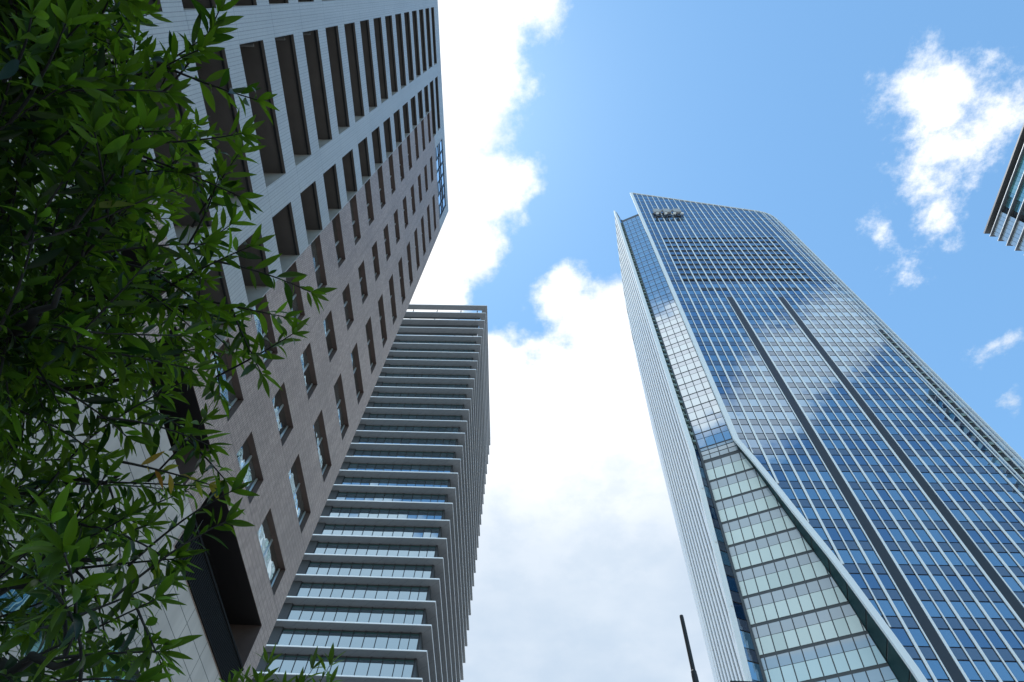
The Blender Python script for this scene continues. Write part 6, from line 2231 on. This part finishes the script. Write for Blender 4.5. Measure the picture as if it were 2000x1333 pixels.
(-2.66,-1.31,4.42,-2.68,-1.50,4.20,2),
(-2.04,-1.02,3.00,-2.05,-1.23,3.21,2),
(-1.12,-0.08,3.02,-0.93,-0.19,3.20,1),
(-1.02,-0.27,3.55,-0.79,-0.36,3.40,1),
(-2.94,-0.41,3.00,-3.18,-0.53,3.08,2),
(-1.28,0.07,3.12,-1.14,-0.17,3.07,1),
(-2.69,-0.51,3.72,-2.93,-0.81,3.86,2),
(-1.10,0.03,3.06,-0.98,-0.20,2.98,1),
(-2.45,0.98,4.50,-2.32,0.66,4.77,1),
(-3.20,0.16,4.14,-3.27,-0.09,4.03,2),
(-1.95,-1.04,3.49,-2.11,-1.36,3.67,2),
(-2.25,1.31,4.08,-2.10,1.31,4.34,1),
(-2.60,-0.88,4.37,-2.84,-1.16,4.68,2),
(-2.05,-0.98,3.02,-1.98,-1.23,3.13,2),
(-1.08,-0.24,3.37,-1.10,-0.50,3.26,2),
(-1.01,-0.03,3.12,-0.90,-0.27,3.22,2),
(-3.11,-0.18,3.92,-3.00,-0.38,3.68,2),
(-2.93,0.44,4.52,-3.13,0.29,4.67,2),
(-3.08,-0.26,3.87,-3.06,-0.55,3.85,2),
(-1.05,-0.73,3.96,-0.90,-0.97,3.96,2),
(-2.86,-0.72,3.82,-2.97,-1.01,4.01,2),
(-2.65,-1.24,4.26,-2.86,-1.36,4.42,2),
(-3.14,0.44,3.89,-3.35,0.42,3.70,2),
(-2.29,0.08,4.73,-2.05,-0.06,5.05,1),
(-0.94,-0.90,3.96,-0.96,-1.09,4.17,2),
(-1.25,-0.55,3.50,-1.18,-0.86,3.52,2),
(-2.91,-0.05,3.27,-3.13,-0.17,3.60,2),
(-1.88,-1.22,4.53,-1.91,-1.59,4.66,2),
(-3.34,0.09,3.06,-3.39,-0.11,3.26,2),
(-2.22,0.29,4.70,-2.09,0.25,4.96,1),
(-3.07,-0.47,3.05,-3.11,-0.74,2.94,2),
(-1.80,-0.65,3.05,-1.57,-0.86,2.98,2),
(-1.95,-1.04,3.49,-2.06,-1.30,3.57,2),
(-1.56,-0.48,3.18,-1.47,-0.76,3.12,2),
(-3.05,-0.29,3.79,-3.13,-0.55,3.86,2),
(-2.13,0.26,4.89,-1.98,0.06,5.05,1),
(-3.15,0.56,4.14,-3.40,0.58,4.32,2),
(-1.90,-1.43,4.60,-1.60,-1.51,4.43,2),
(-3.37,-0.05,3.20,-3.37,-0.37,2.97,2),
(-3.11,-0.47,3.84,-3.20,-0.59,4.09,2),
(-2.47,0.95,4.47,-2.32,1.04,4.71,1),
(-1.23,-0.98,4.29,-1.23,-1.14,4.64,2),
(-1.67,-0.76,3.01,-1.45,-0.83,3.17,2),
(-1.20,-0.06,3.09,-1.03,-0.28,3.06,1),
(-1.07,-0.01,3.05,-1.01,-0.29,3.03,1),
(-2.38,0.80,4.65,-2.16,0.68,4.84,1),
(-2.75,-1.05,3.11,-2.49,-1.36,3.21,2),
(-3.04,-0.34,3.82,-3.12,-0.51,3.61,2),
(-1.01,-0.31,3.39,-1.05,-0.55,3.21,2),
(-3.03,0.32,4.52,-3.26,0.23,4.64,2),
(-2.43,0.45,4.69,-2.28,0.41,4.98,1),
(-2.63,-0.89,4.29,-3.08,-1.03,4.46,2),
(-3.01,0.36,4.51,-3.30,0.34,4.58,2),
(-1.23,-1.02,4.29,-1.22,-1.23,4.53,2),
(-1.67,-0.76,3.01,-1.62,-1.04,2.98,2),
(-3.25,0.43,3.79,-3.38,0.20,3.71,2),
(-2.40,1.23,4.34,-2.13,1.38,4.47,1),
(-3.34,0.27,3.73,-3.28,-0.09,3.70,2),
(-3.32,0.14,3.72,-3.34,-0.12,3.83,2),
(-2.00,-1.15,3.56,-1.86,-1.29,3.36,2),
(-2.47,1.28,4.37,-2.42,1.64,4.31,1),
(-2.79,-0.94,4.35,-3.11,-1.04,4.45,2),
(-2.67,-1.37,4.35,-2.86,-1.51,4.50,2),
(-2.98,-0.56,3.38,-3.22,-0.71,3.35,2),
(-3.32,0.30,3.74,-3.34,0.03,3.67,2),
(-1.88,-1.38,4.01,-1.76,-1.56,3.80,2),
(-1.08,-0.21,3.07,-1.15,-0.52,3.08,2),
(-2.88,-0.97,4.38,-3.10,-0.99,4.61,2),
(-2.86,-0.72,3.82,-3.14,-0.90,3.95,2),
(-2.65,-1.17,4.09,-3.00,-1.33,4.03,2),
(-3.16,-0.54,3.98,-3.24,-0.74,4.14,2),
(-2.75,-0.96,3.29,-3.04,-1.09,3.15,2),
(-2.30,1.28,4.39,-2.05,1.30,4.57,1),
(-2.02,-1.22,3.55,-2.16,-1.47,3.53,2),
(-1.22,-1.13,4.42,-1.39,-1.40,4.21,2),
(-1.23,-1.03,4.42,-1.15,-1.27,4.54,2),
(-2.88,-0.97,4.38,-3.16,-1.06,4.35,2),
(-2.14,1.31,4.26,-2.02,1.59,4.32,1),
(-2.10,1.41,4.28,-1.99,1.67,4.25,1),
(-3.08,-1.03,4.36,-3.06,-1.34,4.43,2),
(-1.28,-1.23,4.35,-1.42,-1.46,4.46,2),
(-1.22,-1.13,4.42,-1.20,-1.39,4.20,2),
(-1.67,-0.76,3.01,-1.45,-0.93,2.97,2),
(-3.08,-0.26,3.87,-3.36,-0.35,3.86,2),
(-3.04,-0.98,4.54,-3.08,-1.28,4.56,2),
(-3.13,-0.33,4.09,-3.37,-0.49,4.38,2),
(-3.23,-0.31,3.87,-3.33,-0.42,3.53,2),
(-1.18,-1.20,4.50,-1.00,-1.32,4.30,2),
(-3.21,-0.05,4.33,-3.33,-0.29,4.68,2),
(-1.90,-1.25,3.42,-1.57,-1.29,3.61,2),
(-2.50,-1.28,3.93,-2.72,-1.53,3.69,2),
(-2.05,-1.17,3.15,-2.22,-1.48,2.92,2),
(-1.65,-0.86,3.00,-1.50,-1.09,2.94,2),
(-2.57,-1.27,3.18,-2.47,-1.51,3.29,2),
(-1.31,-1.28,4.31,-1.40,-1.53,4.37,2),
(-2.85,-1.01,3.24,-3.16,-1.07,3.24,2),
(-1.12,-0.38,3.07,-1.13,-0.66,3.08,2),
(-2.75,-0.90,3.40,-2.92,-1.23,3.63,2),
(-3.30,-0.44,4.29,-3.31,-0.75,4.49,2),
(-3.30,-0.61,4.40,-3.26,-0.73,4.65,2),
(-2.84,-1.25,4.05,-3.04,-1.43,4.01,2),
(-1.57,-0.99,2.97,-1.64,-1.27,2.96,2),
(-3.06,-0.62,3.37,-3.25,-0.72,3.59,2),
(-2.96,-1.03,3.24,-3.11,-1.13,2.99,2),
(-3.30,-0.55,4.36,-3.31,-0.84,4.44,2),
(-2.37,1.01,4.64,-2.15,1.17,4.80,1),
(-3.00,-0.98,4.51,-3.16,-1.18,4.62,2),
(-3.10,-0.66,2.97,-3.25,-0.91,2.91,2),
(-2.86,-1.13,3.56,-2.78,-1.40,3.58,2),
(-2.53,-1.35,3.22,-2.37,-1.55,3.11,2),
(-1.52,-0.81,3.12,-1.38,-1.04,3.15,2),
(-1.72,-1.27,3.53,-1.40,-1.24,3.47,2),
(-3.08,-0.38,3.81,-3.36,-0.42,3.74,2),
(-3.14,-0.51,3.93,-3.38,-0.67,4.03,2),
(-2.57,-1.27,3.18,-2.59,-1.53,3.10,2),
(-3.15,-0.67,3.36,-3.32,-0.88,3.22,2),
(-1.57,-0.99,2.97,-1.41,-1.14,3.12,2),
(-1.34,-1.32,4.28,-1.17,-1.51,4.10,2),
(-1.28,-1.39,4.21,-1.30,-1.53,3.98,2),
(-3.01,-1.06,3.15,-3.12,-1.25,3.35,2),
(-1.57,-0.99,2.97,-1.31,-1.03,3.08,2),
(-2.86,-1.13,3.56,-2.83,-1.44,3.53,2),
(-1.20,-0.77,3.51,-0.96,-1.13,3.43,2),
(-1.04,-1.02,3.45,-0.99,-1.36,3.70,2),
(-1.79,-1.26,3.49,-1.86,-1.53,3.41,2),
(-3.06,-1.25,4.41,-3.24,-1.39,4.18,2),
(-3.21,-0.83,2.93,-3.34,-1.03,3.12,2),
(-1.54,-1.25,3.49,-1.32,-1.26,3.34,2),
(-3.21,-0.83,2.93,-3.35,-1.02,3.11,2),
(-1.12,-0.90,3.48,-1.06,-0.98,3.20,2),
(-3.05,-1.13,3.22,-3.10,-1.38,3.33,2),
(-1.39,-1.26,3.39,-1.48,-1.48,3.53,2),
(-3.30,-0.97,3.06,-3.23,-1.24,3.01,2),
(-1.72,-1.27,3.53,-1.50,-1.42,3.44,2),
(-3.09,-1.09,4.57,-3.32,-1.26,4.65,2),
(-1.10,-0.93,3.39,-0.93,-0.98,3.19,2),
(-3.13,-1.30,4.33,-3.36,-1.36,4.21,2),
(-3.05,-1.13,3.22,-3.34,-1.20,3.25,2),
(-2.98,-1.38,4.03,-3.10,-1.59,3.75,2),
(-1.07,-0.95,3.29,-1.09,-1.25,3.24,2),
(-1.42,-1.26,3.41,-1.22,-1.29,3.22,2),
(-1.04,-1.02,3.45,-0.97,-1.22,3.26,2),
(-3.19,-0.69,3.52,-3.37,-1.07,3.68,2),
(-3.29,-0.90,3.61,-3.37,-1.20,3.58,2),
(-3.21,-1.17,3.24,-3.35,-1.38,3.14,2),
(-3.21,-1.17,3.24,-3.34,-1.43,3.20,2),
(-1.28,-1.28,3.28,-1.41,-1.57,3.17,2),
(-1.07,-0.95,3.29,-0.95,-1.04,2.98,2),
(-1.33,-1.38,3.24,-1.22,-1.48,3.02,2),
(-1.09,-1.16,3.25,-0.94,-1.34,3.08,2),
(-0.99,-1.29,3.13,-0.90,-1.58,3.22,2)]
TRUNK = [(-3.0,1.0,0.1),(-2.97,1.0,1.4),(-2.9,.95,2.4),(-2.8,.9,3.2),(-2.65,.85,3.9)]
tree = empty('leafy_tree', (-3.0, 1.0, .1))
tag(tree, 'dark leafy tree with long narrow green leaves filling the left side of the photo', 'tree')
TI = Matrix.Translation(-tree.location)
rg = random.Random(12)
b = MB(); b.tube(TRUNK, [.11,.09,.075,.06,.045], 12); o = b.build('trunk', BARK, tree, True); o.matrix_parent_inverse = TI
for L_ in LIMBS:
    pts = [Vector(p) for p in L_]
    fine = []
    for i in range(len(pts)-1):
        for k in range(5):
            fine.append(pts[i].lerp(pts[i+1], k/5) + (rvec(rg)*.02 if i+k else Vector()))
    fine.append(pts[-1])
    b = MB(); n_ = len(fine)
    b.tube(fine, [.026*(1-.8*k/(n_-1)) for k in range(n_)], 7); o = b.build('branch', BARK, tree, True); o.matrix_parent_inverse = TI
lb = MB(); tb = MB()
for ox, oy, oz, px, py, pz, k in TWIGS:  # includes out-of-view twigs added to keep sky light off the crown
    p1 = Vector((px, py, pz)); p0 = Vector((ox, oy, oz)); ln = (p1-p0).length
    if k == 0: twig(lb, tb, p0, p1, rg, max(15, int(ln*38)), .09, start=.3)
    else: twig(lb, tb, p0, p1, rg, max(18, int(ln*52)), .085, start=.2)
twig(lb, tb, (-1.12,1.12,2.92), (-.91,1.22,2.95), rg, 9, .06, start=.2, rnd=.97)
twig(lb, tb, (-1.12,1.15,2.72), (-.9,1.25,2.7), rg, 8, .08, start=.2, rnd=.9)
o = lb.build('leaves', LEAF, tree, True); o.matrix_parent_inverse = TI
o = tb.build('twigs', BARK, tree, True); o.matrix_parent_inverse = TI

YTIPS = [(-1.47,3.12,3.60),(-1.38,3.11,3.69),(-1.13,3.10,3.66),(-1.05,3.11,3.69),(-1.28,3.18,3.6),(-1.46,2.98,3.46),(-1.17,3.13,3.56),(-1.33,3.0,3.5),(-1.0,3.05,3.55)]
# young tree whose top leaves peep over the bottom edge
yt = empty('young_tree', (-1.3, 3.14, .12))
tag(yt, 'young tree with only its top leaf tufts showing above the bottom edge', 'young tree')
YI = Matrix.Translation(-yt.location)
b = MB(); b.tube([(-1.3,3.14,.12),(-1.29,3.14,1.6),(-1.27,3.13,2.8),(-1.26,3.13,3.3)], [.035,.028,.018,.008], 9); o = b.build('trunk', BARK, yt, True); o.matrix_parent_inverse = YI
lb = MB(); tb = MB()
rg = random.Random(5)
for p in YTIPS:
    twig(lb, tb, (-1.27, 3.13, 2.95+rg.uniform(-.3, .35)), p, rg, 30, .12, start=.25, sag=.02)
for i in range(22):
    a = rg.uniform(0, 6.28); r_ = rg.uniform(.25, .6)
    z = rg.uniform(2.2, 3.15)
    twig(lb, tb, (-1.28, 3.13, z-.25), (-1.28+r_*math.cos(a), 3.13+r_*math.sin(a), z+.1), rg, 16, .11, start=.3, sag=.02)
o = lb.build('leaves', LEAF, yt, True); o.matrix_parent_inverse = YI
o = tb.build('twigs', BARK, yt, True); o.matrix_parent_inverse = YI
